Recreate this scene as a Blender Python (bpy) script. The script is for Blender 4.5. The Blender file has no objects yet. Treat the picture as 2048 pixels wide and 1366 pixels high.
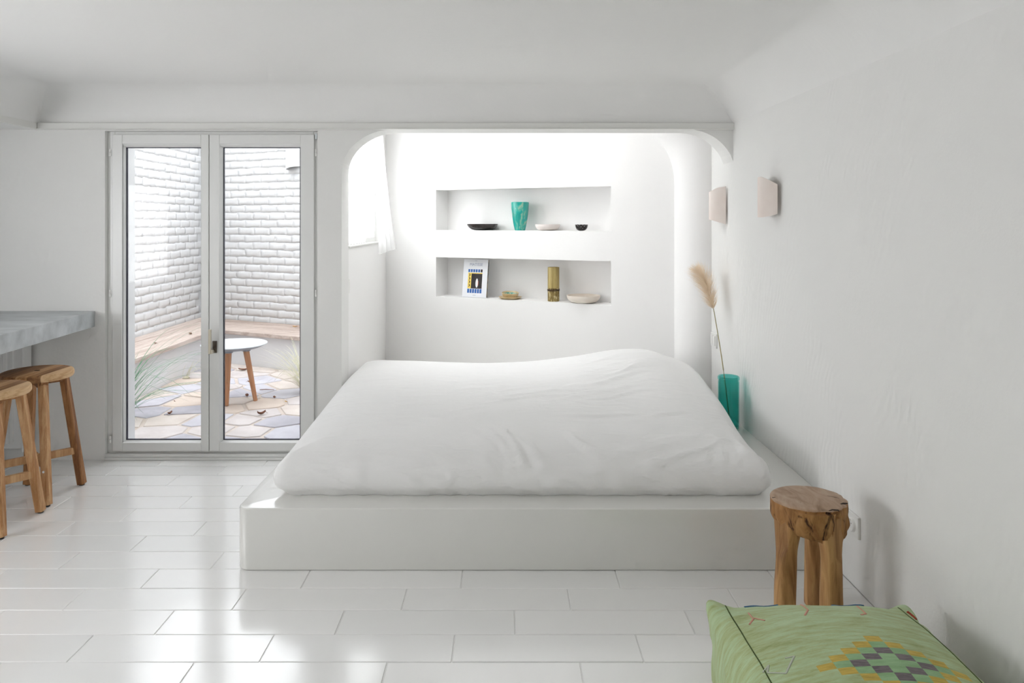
import bpy, bmesh, math, random
from mathutils import Vector, Matrix, noise
from mathutils.bvhtree import BVHTree

RND = random.Random(11)
sc = bpy.context.scene
COL = sc.collection
PI = math.pi

# ------------------------------------------------------------------ camera
F, H, CU, CV = 1420.0, 1.38, 1010.0, 446.0      # focal length (px of a 2048 frame), eye height, vanishing point
cam = bpy.data.cameras.new('camera')
cam.sensor_width = 36.0
cam.lens = F / 2048.0 * 36.0
cam.shift_x = (1024.0 - CU) / 2048.0
cam.shift_y = -(683.0 - CV) / 2048.0
cam.clip_start = 0.05
cam_o = bpy.data.objects.new('camera', cam)
cam_o.location = (0, 0, H)
cam_o.rotation_euler = (PI / 2, 0, 0)
COL.objects.link(cam_o)
sc.camera = cam_o

# ------------------------------------------------------------------ world, daylight, exposure
SKY, LEFT_W, ALCOVE_W, ROOF_W, EXPO = 4.25, 33.0, 14.0, 16.0, 0.04
w = bpy.data.worlds.new('overcast_sky')
sc.world = w
w.use_nodes = True
w.node_tree.nodes['Background'].inputs[0].default_value = (0.955, 0.965, 1.0, 1)
w.node_tree.nodes['Background'].inputs[1].default_value = SKY


def area(name, loc, rot, sx, sy, power, color):
    l = bpy.data.lights.new(name, 'AREA')
    l.shape = 'RECTANGLE'
    l.size, l.size_y = sx, sy
    l.energy = power
    l.color = color
    o = bpy.data.objects.new(name, l)
    o.location = loc
    o.rotation_euler = rot
    COL.objects.link(o)
    return o


# added fill at an unseen left window and roof light; alcove window daylight
area('added_left_fill', (-3.66, 1.5, 1.27), (PI / 2, 0, -PI / 2), 1.7, 1.0, LEFT_W, (0.985, 0.98, 1.0))
area('added_roof_fill', (-0.15, 4.55, 2.52), (0, 0, 0), 1.3, 0.34, ROOF_W, (0.98, 0.99, 1.0))
area('yard_daylight', (-1.043, 4.97, 1.69), (PI / 2, 0, -PI / 2), 1.08, 0.9, ALCOVE_W, (0.97, 0.985, 1.0))
for nm, loc, rot, sx, sy in (('sky_portal', (-1.71, 4.25, 0.97), (PI / 2, 0, 0), 1.2, 1.8),):
    o = area(nm, loc, rot, sx, sy, 1, (1, 1, 1))
    o.data.cycles.is_portal = True

vs = sc.view_settings
vs.view_transform = 'Standard'
vs.look = 'None'
vs.gamma = 1.0
vs.use_curve_mapping = False
vs.exposure = EXPO
cy = sc.cycles
cy.use_denoising = True
cy.max_bounces = 8
cy.diffuse_bounces = 5
cy.glossy_bounces = 3
cy.use_adaptive_sampling = True
cy.adaptive_threshold = 0.1
cy.adaptive_min_samples = 12
cy.transmission_bounces = 8
cy.transparent_max_bounces = 16
cy.caustics_reflective = False
cy.caustics_refractive = False
cy.sample_clamp_indirect = 6.0


# ------------------------------------------------------------------ node materials
def s2l(c):
    return tuple(((x / 12.92) if x <= 0.04045 else ((x + 0.055) / 1.055) ** 2.4) for x in c)


def hexc(h):
    return s2l(tuple(int(h[i:i + 2], 16) / 255 for i in (0, 2, 4)))


class NT:
    def __init__(self, name):
        self.m = bpy.data.materials.new(name)
        self.m.use_nodes = True
        self.t = self.m.node_tree
        self.b = self.t.nodes['Principled BSDF']
        self.out = self.t.nodes['Material Output']
        self.tc = self.t.nodes.new('ShaderNodeTexCoord')

    def n(self, typ, **kw):
        nd = self.t.nodes.new(typ)
        for k, v in kw.items():
            setattr(nd, k, v)
        return nd

    def link(self, a, b):
        self.t.links.new(a, b)

    def math(self, op, a, b=None, c=None):
        nd = self.n('ShaderNodeMath', operation=op)
        for i, v in enumerate((a, b, c)):
            if v is None:
                continue
            if isinstance(v, (int, float)):
                nd.inputs[i].default_value = v
            else:
                self.link(v, nd.inputs[i])
        return nd.outputs[0]

    def map(self, scale=(1, 1, 1), rot=(0, 0, 0), coord='Object'):
        mp = self.n('ShaderNodeMapping')
        mp.inputs['Scale'].default_value = scale
        mp.inputs['Rotation'].default_value = rot
        self.link(self.tc.outputs[coord], mp.inputs[0])
        return mp.outputs[0]

    def noise(self, scale, stretch=(1, 1, 1), detail=4, rough=0.55, dist=0.0, coord='Object', rot=(0, 0, 0)):
        nd = self.n('ShaderNodeTexNoise')
        nd.inputs['Scale'].default_value = scale
        nd.inputs['Detail'].default_value = detail
        nd.inputs['Roughness'].default_value = rough
        nd.inputs['Distortion'].default_value = dist
        self.link(self.map(stretch, rot, coord), nd.inputs['Vector'])
        return nd.outputs['Fac']

    def ramp(self, fac, stops):
        nd = self.n('ShaderNodeValToRGB')
        el = nd.color_ramp.elements
        while len(el) < len(stops):
            el.new(0.5)
        for e, (p, c) in zip(el, stops):
            e.position = p
            e.color = (c[0], c[1], c[2], 1)
        self.link(fac, nd.inputs[0])
        return nd.outputs[0]

    def mix(self, fac, a, b):
        nd = self.n('ShaderNodeMix', data_type='RGBA')
        for i, v in ((0, fac), (6, a), (7, b)):
            if isinstance(v, (int, float)):
                nd.inputs[i].default_value = v
            elif isinstance(v, tuple):
                nd.inputs[i].default_value = (v[0], v[1], v[2], 1)
            else:
                self.link(v, nd.inputs[i])
        return nd.outputs[2]

    def rand(self):
        return self.n('ShaderNodeObjectInfo').outputs['Random']

    def bump(self, h, strength=0.3, dist=0.002, prev=None):
        nd = self.n('ShaderNodeBump')
        nd.inputs['Strength'].default_value = strength
        nd.inputs['Distance'].default_value = dist
        self.link(h, nd.inputs['Height'])
        if prev is not None:
            self.link(prev, nd.inputs['Normal'])
        self.link(nd.outputs[0], self.b.inputs['Normal'])
        return nd.outputs[0]

    def base(self, c):
        if isinstance(c, tuple):
            self.b.inputs['Base Color'].default_value = (c[0], c[1], c[2], 1)
        else:
            self.link(c, self.b.inputs['Base Color'])

    def set(self, rough=0.5, spec=0.5, metal=0.0, coat=0.0, coat_rough=0.1, sheen=0.0):
        i = self.b.inputs
        i['Roughness'].default_value = rough
        i['Specular IOR Level'].default_value = spec
        i['Metallic'].default_value = metal
        i['Coat Weight'].default_value = coat
        i['Coat Roughness'].default_value = coat_rough
        i['Sheen Weight'].default_value = sheen
        return self


MAT = {}


def simple(name, col, rough=0.5, spec=0.5, metal=0.0, coat=0.0, col2=None, nscale=6, stretch=(1, 1, 1), lo=0.35, hi=0.65,
           bump=0.0, bscale=60, bdist=0.001, bstretch=(1, 1, 1)):
    t = NT(name).set(rough, spec, metal, coat)
    if col2 is None:
        t.base(col)
    else:
        t.base(t.ramp(t.noise(nscale, stretch), [(lo, col), (hi, col2)]))
    if bump:
        t.bump(t.noise(bscale, bstretch), bump, bdist)
    MAT[name] = t.m
    return t.m


WHITE = (0.83, 0.825, 0.805)


def plaster(name, stroke=0.5, col=WHITE, fine=0.35, rot=(0.5, 0.4, 0.3)):
    t = NT(name).set(0.75, 0.25)
    t.base(t.ramp(t.noise(1.2, detail=3), [(0.3, tuple(c * 0.985 for c in col)), (0.7, col)]))
    h1 = t.noise(38, detail=5, rough=0.65)
    wv = t.n('ShaderNodeTexWave', wave_type='RINGS', rings_direction='SPHERICAL')
    wv.inputs['Scale'].default_value = 9.0
    wv.inputs['Distortion'].default_value = 14.0
    wv.inputs['Detail'].default_value = 3.0
    wv.inputs['Detail Scale'].default_value = 0.45
    wv.inputs['Detail Roughness'].default_value = 0.5
    t.link(t.map((1, 1, 1), rot), wv.inputs[0])
    mask = t.ramp(t.noise(1.6, detail=2), [(0.45, (0, 0, 0)), (0.62, (1, 1, 1))])
    st = t.math('MULTIPLY', wv.outputs['Fac'], mask)
    b1 = t.bump(h1, fine, 0.0025)
    t.bump(st, stroke, 0.0022, b1)
    t.bump_last = b1
    MAT[name] = t.m
    return t.m


plaster('plaster', 0.28)
plaster('plaster_right', 0.55, rot=(0.2, 0.9, 0.1))
plaster('plaster_ceiling', 0.14, col=(0.86, 0.855, 0.84), fine=0.3)
plaster('plaster_alcove', 0.06, col=(0.91, 0.90, 0.89), fine=0.14)
simple('platform_paint', (0.77, 0.765, 0.73), 0.25, 0.7, coat=0.8, bump=0.08, bscale=6, bdist=0.004)
simple('smooth_white', (0.79, 0.785, 0.755), 0.38, 0.45, bump=0.08, bscale=6, bdist=0.004)
simple('door_paint', (0.80, 0.80, 0.785), 0.32, 0.5)
simple('plastic_white', (0.82, 0.815, 0.79), 0.35)
simple('plastic_shadow', (0.25, 0.245, 0.24), 0.5)
simple('radiator_white', (0.82, 0.82, 0.81), 0.3)
simple('rubber', (0.02, 0.02, 0.022), 0.6)
simple('gasket', (0.03, 0.03, 0.05), 0.6)
simple('nickel', (0.72, 0.66, 0.55), 0.28, metal=1.0)
simple('nickel_dark', (0.16, 0.14, 0.12), 0.35, metal=1.0)
simple('zinc', (0.7, 0.74, 0.76), 0.35, metal=1.0)

t = NT('floor_paint').set(0.16, 0.8, coat=0.5, coat_rough=0.14)
rn = t.rand()
t.base(t.mix(rn, (0.85, 0.85, 0.835), (0.89, 0.885, 0.87)))
b1 = t.bump(t.noise(3.2, detail=2), 0.25, 0.010)
t.bump(t.noise(45, (1, 2.2, 1), detail=3), 0.05, 0.002, b1)
MAT['floor_paint'] = t.m

t = NT('concrete').set(0.42, 0.45)
t.base(t.ramp(t.noise(7, (0.6, 1.5, 1.2), detail=6, rough=0.6), [(0.3, hexc('a7abad')), (0.52, hexc('bdc1c3')), (0.75, hexc('ced2d4'))]))
t.bump(t.noise(50, detail=4), 0.12, 0.001)
MAT['concrete'] = t.m


def wood(name, c_dark, c_mid, c_light, grain=(14, 14, 0.9), rough=0.5, strips=None, spec=0.35, rnd=0.35, ring=10.0):
    t = NT(name).set(rough, spec)
    g = t.noise(ring * 0.35, grain, detail=6, rough=0.6, dist=0.6)
    fine = t.noise(ring * 4.0, grain, detail=3)
    f = t.math('ADD', t.math('MULTIPLY', g, 0.8), t.math('MULTIPLY', fine, 0.2))
    rv = t.math('MULTIPLY', t.math('SUBTRACT', t.rand(), 0.5), rnd)
    f = t.math('ADD', f, rv)
    if strips:
        sp = t.n('ShaderNodeSeparateXYZ')
        t.link(t.tc.outputs['Object'], sp.inputs[0])
        k = t.math('FLOOR', t.math('DIVIDE', sp.outputs[strips[0]], strips[1]))
        wn = t.n('ShaderNodeTexWhiteNoise', noise_dimensions='1D')
        t.link(k, wn.inputs['W'])
        f = t.math('ADD', f, t.math('MULTIPLY', t.math('SUBTRACT', wn.outputs['Value'], 0.5), 0.5))
    t.base(t.ramp(f, [(0.25, c_dark), (0.5, c_mid), (0.75, c_light)]))
    t.bump(fine, 0.12, 0.0012)
    MAT[name] = t.m
    return t.m


wood('acacia', hexc('7a4f2f'), hexc('b07e50'), hexc('d6b083'), rnd=0.4)
wood('acacia_seat', hexc('7d5433'), hexc('b5875a'), hexc('dcb98d'), grain=(12, 0.9, 12), strips=('X', 0.05), rnd=0.1)
wood('table_leg', hexc('a06a48'), hexc('bf8a64'), hexc('d3a582'), rnd=0.15)
wood('bench_plank', hexc('97867b'), hexc('c2b2a8'), hexc('dbd0c8'), grain=(9, 0.7, 9), rough=0.8, rnd=0.2, spec=0.15)
wood('bench_plank_across', hexc('97867b'), hexc('c2b2a8'), hexc('dbd0c8'), grain=(0.7, 9, 9), rough=0.8, rnd=0.2, spec=0.15)

# teak root: brown with dark fissures
t = NT('teak').set(0.55, 0.35)
g = t.noise(3.6, (9, 9, 1.0), detail=6, rough=0.6, dist=0.8)
base = t.ramp(g, [(0.28, hexc('7a5230')), (0.5, hexc('ad8152')), (0.72, hexc('cda36d'))])
t.base(base)
t.bump(g, 0.35, 0.004)
MAT['teak'] = t.m
t = NT('teak_root').set(0.6, 0.3)
g = t.noise(4.5, (5, 5, 1.6), detail=6, rough=0.62, dist=1.2)
k = t.noise(6.5, (4.2, 4.2, 1.3), detail=3, dist=1.0)
base = t.ramp(g, [(0.28, hexc('7d5430')), (0.5, hexc('a67849')), (0.75, hexc('bf935e'))])
t.base(t.mix(t.ramp(k, [(0.57, (0, 0, 0)), (0.66, (1, 1, 1))]), base, hexc('3d2515')))
t.bump(g, 0.5, 0.006)
MAT['teak_root'] = t.m
t = NT('teak_top').set(0.5, 0.35)
g = t.noise(7, (2.4, 1, 1), detail=6, rough=0.6, dist=1.5)
t.base(t.ramp(g, [(0.28, hexc('8a6c53')), (0.5, hexc('aa8e75')), (0.75, hexc('bca48d'))]))
t.bump(g, 0.2, 0.002)
MAT['teak_top'] = t.m
simple('fissure', hexc('2a1a10'), 0.8)

# bedding
t = NT('cotton').set(0.85, 0.15, sheen=0.2)
t.base((0.90, 0.895, 0.885))
h = t.noise(5.0, (1.0, 2.6, 1.5), detail=4, rough=0.5, dist=0.9, rot=(0, 0, -0.45))
b1 = t.bump(h, 0.33, 0.02)
t.bump(t.noise(380, detail=2), 0.08, 0.0006, b1)
MAT['cotton'] = t.m


def sheer(name, opac, col=(0.95, 0.95, 0.95)):
    t = NT(name)
    t.t.nodes.remove(t.b)
    tr = t.n('ShaderNodeBsdfTransparent')
    df = t.n('ShaderNodeBsdfDiffuse')
    tl = t.n('ShaderNodeBsdfTranslucent')
    for nd in (df, tl):
        nd.inputs[0].default_value = (*col, 1)
    m1 = t.n('ShaderNodeMixShader')
    m1.inputs[0].default_value = 0.55
    t.link(df.outputs[0], m1.inputs[1])
    t.link(tl.outputs[0], m1.inputs[2])
    m2 = t.n('ShaderNodeMixShader')
    m2.inputs[0].default_value = opac
    t.link(tr.outputs[0], m2.inputs[1])
    t.link(m1.outputs[0], m2.inputs[2])
    t.link(m2.outputs[0], t.out.inputs[0])
    MAT[name] = t.m


sheer('sheer_cloth', 0.5)
sheer('pampas', 0.97, hexc('f3e4cf'))


def clear(name, tint, refl_rough=0.02, ior=1.45, gloss=1.0):
    t = NT(name)
    t.t.nodes.remove(t.b)
    tr = t.n('ShaderNodeBsdfTransparent')
    tr.inputs[0].default_value = (*tint, 1)
    gl = t.n('ShaderNodeBsdfGlossy')
    gl.inputs['Roughness'].default_value = refl_rough
    fr = t.n('ShaderNodeFresnel')
    bf = t.n('ShaderNodeNewGeometry').outputs['Backfacing']
    t.link(t.math('ADD', ior, t.math('MULTIPLY', bf, 1.0 / ior - ior)), fr.inputs[0])   # same reflectance on both faces of the thin wall
    fac = t.math('MULTIPLY', fr.outputs[0], gloss)
    m = t.n('ShaderNodeMixShader')
    t.link(fac, m.inputs[0])
    t.link(tr.outputs[0], m.inputs[1])
    t.link(gl.outputs[0], m.inputs[2])
    t.link(m.outputs[0], t.out.inputs[0])
    MAT[name] = t.m


clear('pane_glass', (0.97, 0.98, 0.98), gloss=0.45)
clear('added_roof_glass', (0.80, 0.80, 0.80), gloss=0.45)  # pane of the added roof light, tinted to dim its daylight
clear('teal_glass', (0.40, 0.83, 0.80), 0.03, 1.5)

# yard
t = NT('brick_paint').set(0.75, 0.2)
t.base(t.ramp(t.noise(6, detail=4), [(0.3, (0.67, 0.675, 0.68)), (0.7, (0.72, 0.72, 0.718))]))
b1 = t.bump(t.noise(16, detail=6, rough=0.7), 0.7, 0.008)
MAT['brick_paint'] = t.m
simple('mortar_paint', (0.67, 0.675, 0.68), 0.8, 0.2, bump=0.4, bscale=40, bdist=0.004)
simple('render_white', (0.78, 0.78, 0.785), 0.8, 0.2, col2=(0.72, 0.72, 0.725), nscale=2, bump=0.15, bscale=40, bdist=0.002)
STONES = []
for i, (a, b) in enumerate((('d2c7bf', 'dfd6cf'), ('c1bfc7', 'd1d0d7'), ('b0aeb5', 'c2c0c8'), ('d2c3b7', 'dfd1c5'), ('c9c1bf', 'd9d2d0'))):
    STONES.append(simple('flagstone_%d' % i, hexc(a), 0.8, 0.25, col2=hexc(b), nscale=5, bump=0.3, bscale=18, bdist=0.004))
simple('yard_joint', hexc('d5cac1'), 0.9, 0.1, col2=hexc('c7bab0'), nscale=8, bump=0.4, bscale=60, bdist=0.003)
simple('grass_green', hexc('3f7a55'), 0.6, 0.3, col2=hexc('7da183'), nscale=4)
simple('grass_dry', hexc('ccc9a8'), 0.7, 0.2, col2=hexc('e2e0cc'), nscale=4)
simple('dead_leaf', hexc('6f4838'), 0.7, 0.2, col2=hexc('9b6f56'), nscale=20)
simple('yellow_leaf', hexc('c79a4e'), 0.7, 0.2)
simple('table_top_white', hexc('d9dee2'), 0.4, 0.4)
simple('table_grey', hexc('8d939b'), 0.5, 0.4)

# ornaments
t = NT('teal_glaze').set(0.18, 0.55, coat=0.3)
g = t.noise(16, (1.6, 1.6, 0.55), detail=5, rough=0.65, dist=0.7)
t.base(t.ramp(g, [(0.42, hexc('079a90')), (0.54, hexc('17a598')), (0.61, hexc('7fb9a2')), (0.7, hexc('b9bfa0'))]))
MAT['teal_glaze'] = t.m
simple('black_glaze', (0.018, 0.014, 0.014), 0.12, 0.5, col2=(0.035, 0.026, 0.024), nscale=20)
simple('grey_rim', hexc('b9b3ad'), 0.5)
simple('pink_bisque', hexc('f0e8e4'), 0.55, 0.35, col2=hexc('eae0da'), nscale=18)
simple('cream_bisque', hexc('ece4d9'), 0.5, 0.35, col2=hexc('e2d6c9'), nscale=14)
simple('ochre_glaze', hexc('c4ab7e'), 0.4, 0.4, col2=hexc('d6c19a'), nscale=14)
t = NT('teal_wave').set(0.3, 0.5)
t.base(t.ramp(t.noise(38, detail=2, dist=1.5), [(0.44, hexc('d8cba8')), (0.5, hexc('3f9a90')), (0.6, hexc('5fb0a4')), (0.68, hexc('d8cba8'))]))
MAT['teal_wave'] = t.m
simple('white_fleck', (0.8, 0.8, 0.8), 0.4)
t = NT('bamboo').set(0.45, 0.4)
g = t.noise(7, (8, 8, 0.6), detail=5, dist=0.4)
t.base(t.ramp(g, [(0.3, hexc('8a7645')), (0.5, hexc('aa965d')), (0.72, hexc('c2b078'))]))
MAT['bamboo'] = t.m
t = NT('bamboo_carved').set(0.6, 0.3)
g = t.noise(60, (1, 1, 0.4), detail=3, dist=1.0)
t.base(t.ramp(g, [(0.42, hexc('7b673c')), (0.55, hexc('97834f')), (0.66, hexc('cdbf95'))]))
MAT['bamboo_carved'] = t.m
simple('twine', hexc('46301d'), 0.8)
t = NT('sconce_clay').set(0.7, 0.25)
t.base(t.ramp(t.noise(9, detail=2), [(0.3, hexc('ecdfd7')), (0.7, hexc('f1e7e0'))]))
t.bump(t.noise(120, detail=3), 0.15, 0.001)
MAT['sconce_clay'] = t.m
simple('copper_edge', hexc('a8764c'), 0.5)

simple('stem', hexc('8d8a63'), 0.6, 0.3, col2=hexc('a89b72'), nscale=20, stretch=(1, 1, 0.2))
simple('book_cover', (0.80, 0.81, 0.84), 0.35, 0.45)
simple('page_edge', hexc('d9cdb8'), 0.8, col2=hexc('c8b89c'), nscale=60)
simple('book_spine', hexc('2b2320'), 0.5, col2=hexc('8f7448'), nscale=34, lo=0.5, hi=0.6)
simple('ink_grey', hexc('8b93ab'), 0.5)
simple('ink_black', hexc('241c1c'), 0.5)
simple('ink_blue', hexc('2b64ad'), 0.5)
simple('ink_yellow', hexc('f0d264'), 0.5)
simple('ink_white', hexc('efeeee'), 0.5)
simple('ink_orange', hexc('d8552a'), 0.5)
simple('thread_pink', hexc('cf9a86'), 0.85)
simple('thread_white', hexc('b9bfae'), 0.85)
simple('thread_blue', hexc('3b6384'), 0.85)
simple('thread_red', hexc('a03a26'), 0.85)
simple('seam_green', hexc('46552a'), 0.9)


# ------------------------------------------------------------------ geometry helpers
class MB:
    """collects vertices and faces for ONE mesh"""
    def __init__(self):
        self.v, self.f = [], []

    def add(self, vs, fs):
        k = len(self.v)
        self.v += [Vector(p) for p in vs]
        self.f += [tuple(i + k for i in q) for q in fs]
        return self

    def box(self, lo, hi):
        x0, y0, z0 = lo
        x1, y1, z1 = hi
        return self.add([(x0, y0, z0), (x1, y0, z0), (x1, y1, z0), (x0, y1, z0), (x0, y0, z1), (x1, y0, z1), (x1, y1, z1), (x0, y1, z1)],
                        [(0, 3, 2, 1), (4, 5, 6, 7), (0, 1, 5, 4), (1, 2, 6, 5), (2, 3, 7, 6), (3, 0, 4, 7)])

    def obox(self, o, ex, ey, ez):
        """oriented box: corner o and three edge vectors"""
        o, ex, ey, ez = Vector(o), Vector(ex), Vector(ey), Vector(ez)
        p = [o, o + ex, o + ex + ey, o + ey]
        p += [q + ez for q in p]
        return self.add(p, [(0, 3, 2, 1), (4, 5, 6, 7), (0, 1, 5, 4), (1, 2, 6, 5), (2, 3, 7, 6), (3, 0, 4, 7)])

    def lathe(self, prof, n=32, c=(0, 0, 0), wob=None):
        """profile of (r, z); r = 0 ends close the shape"""
        rings = []
        for r, z in prof:
            if r < 1e-6:
                self.v.append(Vector((c[0], c[1], c[2] + z)))
                rings.append([len(self.v) - 1])
            else:
                ids = []
                for i in range(n):
                    a = 2 * PI * i / n
                    rr = r * (wob(a, z) if wob else 1.0)
                    self.v.append(Vector((c[0] + rr * math.cos(a), c[1] + rr * math.sin(a), c[2] + z)))
                    ids.append(len(self.v) - 1)
                rings.append(ids)
        for a, b in zip(rings, rings[1:]):
            for i in range(n):
                j = (i + 1) % n
                if len(a) == 1 and len(b) == 1:
                    continue
                if len(a) == 1:
                    self.f.append((a[0], b[j], b[i]))
                elif len(b) == 1:
                    self.f.append((a[i], a[j], b[0]))
                else:
                    self.f.append((a[i], a[j], b[j], b[i]))
        return self

    def tube(self, pts, radii, n=8, cap=True, phase=0.0, flat=1.0, upv=None):
        pts = [Vector(p) for p in pts]
        rings = []
        for i, p in enumerate(pts):
            d = (pts[min(i + 1, len(pts) - 1)] - pts[max(i - 1, 0)]).normalized()
            up = Vector(upv) if upv else (Vector((0, 0, 1)) if abs(d.z) < 0.9 else Vector((0, 1, 0)))
            a = d.cross(up).normalized()
            b = d.cross(a).normalized()
            r = radii[i] if isinstance(radii, (list, tuple)) else radii
            ids = []
            for k in range(n):
                t_ = 2 * PI * k / n + phase
                self.v.append(p + a * (r * math.cos(t_)) + b * (r * flat * math.sin(t_)))
                ids.append(len(self.v) - 1)
            rings.append(ids)
        for a, b in zip(rings, rings[1:]):
            for k in range(n):
                j = (k + 1) % n
                self.f.append((a[k], b[k], b[j], a[j]))
        if cap:
            self.f.append(tuple(rings[0]))
            self.f.append(tuple(reversed(rings[-1])))
        return self

    def prism(self, outline, d0, d1, plane='XZ'):
        """closed outline extruded along the third axis"""
        n = len(outline)

        def P(p, d):
            return (p[0], d, p[1]) if plane == 'XZ' else ((p[0], p[1], d) if plane == 'XY' else (d, p[0], p[1]))
        self.add([P(p, d0) for p in outline] + [P(p, d1) for p in outline],
                 [tuple(range(n)), tuple(reversed(range(n, 2 * n)))] + [(i, i + n, (i + 1) % n + n, (i + 1) % n) for i in range(n)])
        return self

    def ring(self, o, i, d0, d1):
        """rectangular ring in XZ, o and i = (x0, z0, x1, z1), extruded along Y"""
        for a, b, c, d in ((o[0], o[1], i[0], o[3]), (i[2], o[1], o[2], o[3]), (i[0], o[1], i[2], i[1]), (i[0], i[3], i[2], o[3])):
            self.box((a, d0, b), (c, d1, d))
        return self

    def slope_ring(self, o, i, d0, d1):
        """moulding that slopes from rectangle o at depth d0 to rectangle i at depth d1"""
        A = [(o[0], d0, o[1]), (o[2], d0, o[1]), (o[2], d0, o[3]), (o[0], d0, o[3])]
        B = [(i[0], d1, i[1]), (i[2], d1, i[1]), (i[2], d1, i[3]), (i[0], d1, i[3])]
        C = [(p[0], d1, p[2]) for p in A]
        fs = []
        for k in range(4):
            j = (k + 1) % 4
            fs += [(k, j, j + 4, k + 4), (k + 8, k + 4, j + 4, j + 8)]
        return self.add(A + B + C, fs)


def worldloc(o):
    p = Vector((0, 0, 0))
    while o is not None:
        p += o.location
        o = o.parent
    return p


def obj(name, mb, mat, parent=None, local=False, smooth=False, bevel=0.0, bseg=2, recalc=True, angle=0.7):
    me = bpy.data.meshes.new(name)
    off = Vector((0, 0, 0)) if (local or parent is None) else worldloc(parent)
    bm = bmesh.new()
    vs = [bm.verts.new(v - off) for v in mb.v]
    for f in mb.f:
        try:
            bm.faces.new([vs[i] for i in f])
        except ValueError:
            pass
    if recalc:
        bmesh.ops.recalc_face_normals(bm, faces=bm.faces[:])
    if bevel > 0:
        ed = [e for e in bm.edges if len(e.link_faces) == 2 and e.calc_face_angle(0) > 0.6]
        bmesh.ops.bevel(bm, geom=ed, offset=bevel, segments=bseg, affect='EDGES', profile=0.5, clamp_overlap=True)
    bm.to_mesh(me)
    bm.free()
    me.materials.append(MAT[mat] if isinstance(mat, str) else mat)
    if smooth:
        for p in me.polygons:
            p.use_smooth = True
        if smooth == 'auto':
            try:
                me.set_sharp_from_angle(angle=angle)
            except Exception:
                pass
    o = bpy.data.objects.new(name, me)
    COL.objects.link(o)
    o.parent = parent
    return o


def thing(name, loc, label=None, cat=None, group=None, rotz=0.0, kind=None):
    o = bpy.data.objects.new(name, None)
    o.empty_display_size = 0.1
    o.location = loc
    o.rotation_euler = (0, 0, rotz)
    COL.objects.link(o)
    return tag(o, label, cat, group, kind)


def tag(o, label=None, cat=None, group=None, kind=None):
    if label:
        o['label'] = label
    if cat:
        o['category'] = cat
    if group:
        o['group'] = group
    if kind:
        o['kind'] = kind
    return o


def structure(name, mb, mat, label=None, cat=None, **kw):
    o = obj(name, mb, mat, **kw)
    return tag(o, label, cat, None, 'structure')


def at(u, v, Y):
    """world point that lies at depth Y on the sight line of a photo pixel (used to measure the place)"""
    return Vector(((u - CU) * Y / F, Y, H - (v - CV) * Y / F))


def floor_at(u, v, z=0.0):
    Y = F * (H - z) / (v - CV)
    return Vector(((u - CU) * Y / F, Y, z))


def copy_tree(o, parent=None):
    c = o.copy()
    COL.objects.link(c)
    c.parent = parent
    for ch in list(o.children):
        copy_tree(ch, c)
    return c


# ------------------------------------------------------------------ measures of the place
XR = 1.328            # right wall
YD = 4.134            # wall with the doors and the arch
XL = -3.6             # left wall, outside the frame
YF = -1.5             # wall behind the camera
ZC = 1.96             # springing of the coved ceiling
XS = -2.71            # edge of the kitchen soffit
XA = -0.975           # inner left wall of the alcove
YB = YD + 0.185       # back of the arch wall
PZ = 0.248            # platform height
TH = math.atan2(0.464, 1.0)
TX, TY = math.cos(TH), -math.sin(TH)     # direction of the slanting alcove rear wall
NX, NY = math.sin(TH), math.cos(TH)      # its normal, away from the room


def rear_y(x):
    return 5.61 - 0.464 * (x + 0.545)


P0 = (XA, rear_y(XA))

# ------------------------------------------------------------------ floor with its tiles
m = MB().box((XL - 0.15, YF - 0.15, -0.12), (XR + 0.15, YD + 0.02, -0.003))
floor = structure('floor', m, 'floor_paint', 'glossy white painted tile floor of the bedroom', 'floor')
TW, TL, GAP = 0.1501, 0.605, 0.0032


def tile_mesh(lx, ly):
    return MB().box((-lx / 2, -ly / 2, -0.007), (lx / 2, ly / 2, 0.0))


tile_me = None
PLAT_X0, PLAT_Y0 = -1.068, 2.816
for k in range(-13, 9):
    y0, y1 = 2.832 + k * TW, 2.832 + (k + 1) * TW
    y1c = min(y1, YD)
    if y1c - y0 < 0.02:
        continue
    off = -1.781 + 0.2017 * k
    j0 = math.floor((XL - off) / TL)
    j1 = math.ceil((XR - off) / TL)
    for j in range(j0, j1):
        xa, xb = off + j * TL, off + (j + 1) * TL
        x0, x1 = max(xa, XL), min(xb, XR)
        if y0 > PLAT_Y0 and x1 > PLAT_X0 + 0.03:
            if x0 > PLAT_X0 - 0.03:
                continue
            x1 = min(x1, PLAT_X0 + 0.05)
        if x1 - x0 < 0.03:
            continue
        full = abs((x1 - x0) - TL) < 1e-6 and abs(y1c - y1) < 1e-6
        if full and tile_me is not None:
            o = bpy.data.objects.new('floor_tile', tile_me)
            COL.objects.link(o)
            o.parent = floor
        else:
            o = obj('floor_tile', tile_mesh(x1 - x0 - GAP, y1c - y0 - GAP), 'floor_paint', floor, local=True, bevel=0.0016, bseg=1)
            if full:
                tile_me = o.data
        o.location = ((x0 + x1) / 2, (y0 + y1c) / 2, RND.uniform(-0.0006, 0.0006))
        if full:
            o.rotation_euler = (RND.uniform(-1, 1) * 0.0035, RND.uniform(-1, 1) * 0.0012, 0)

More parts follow.
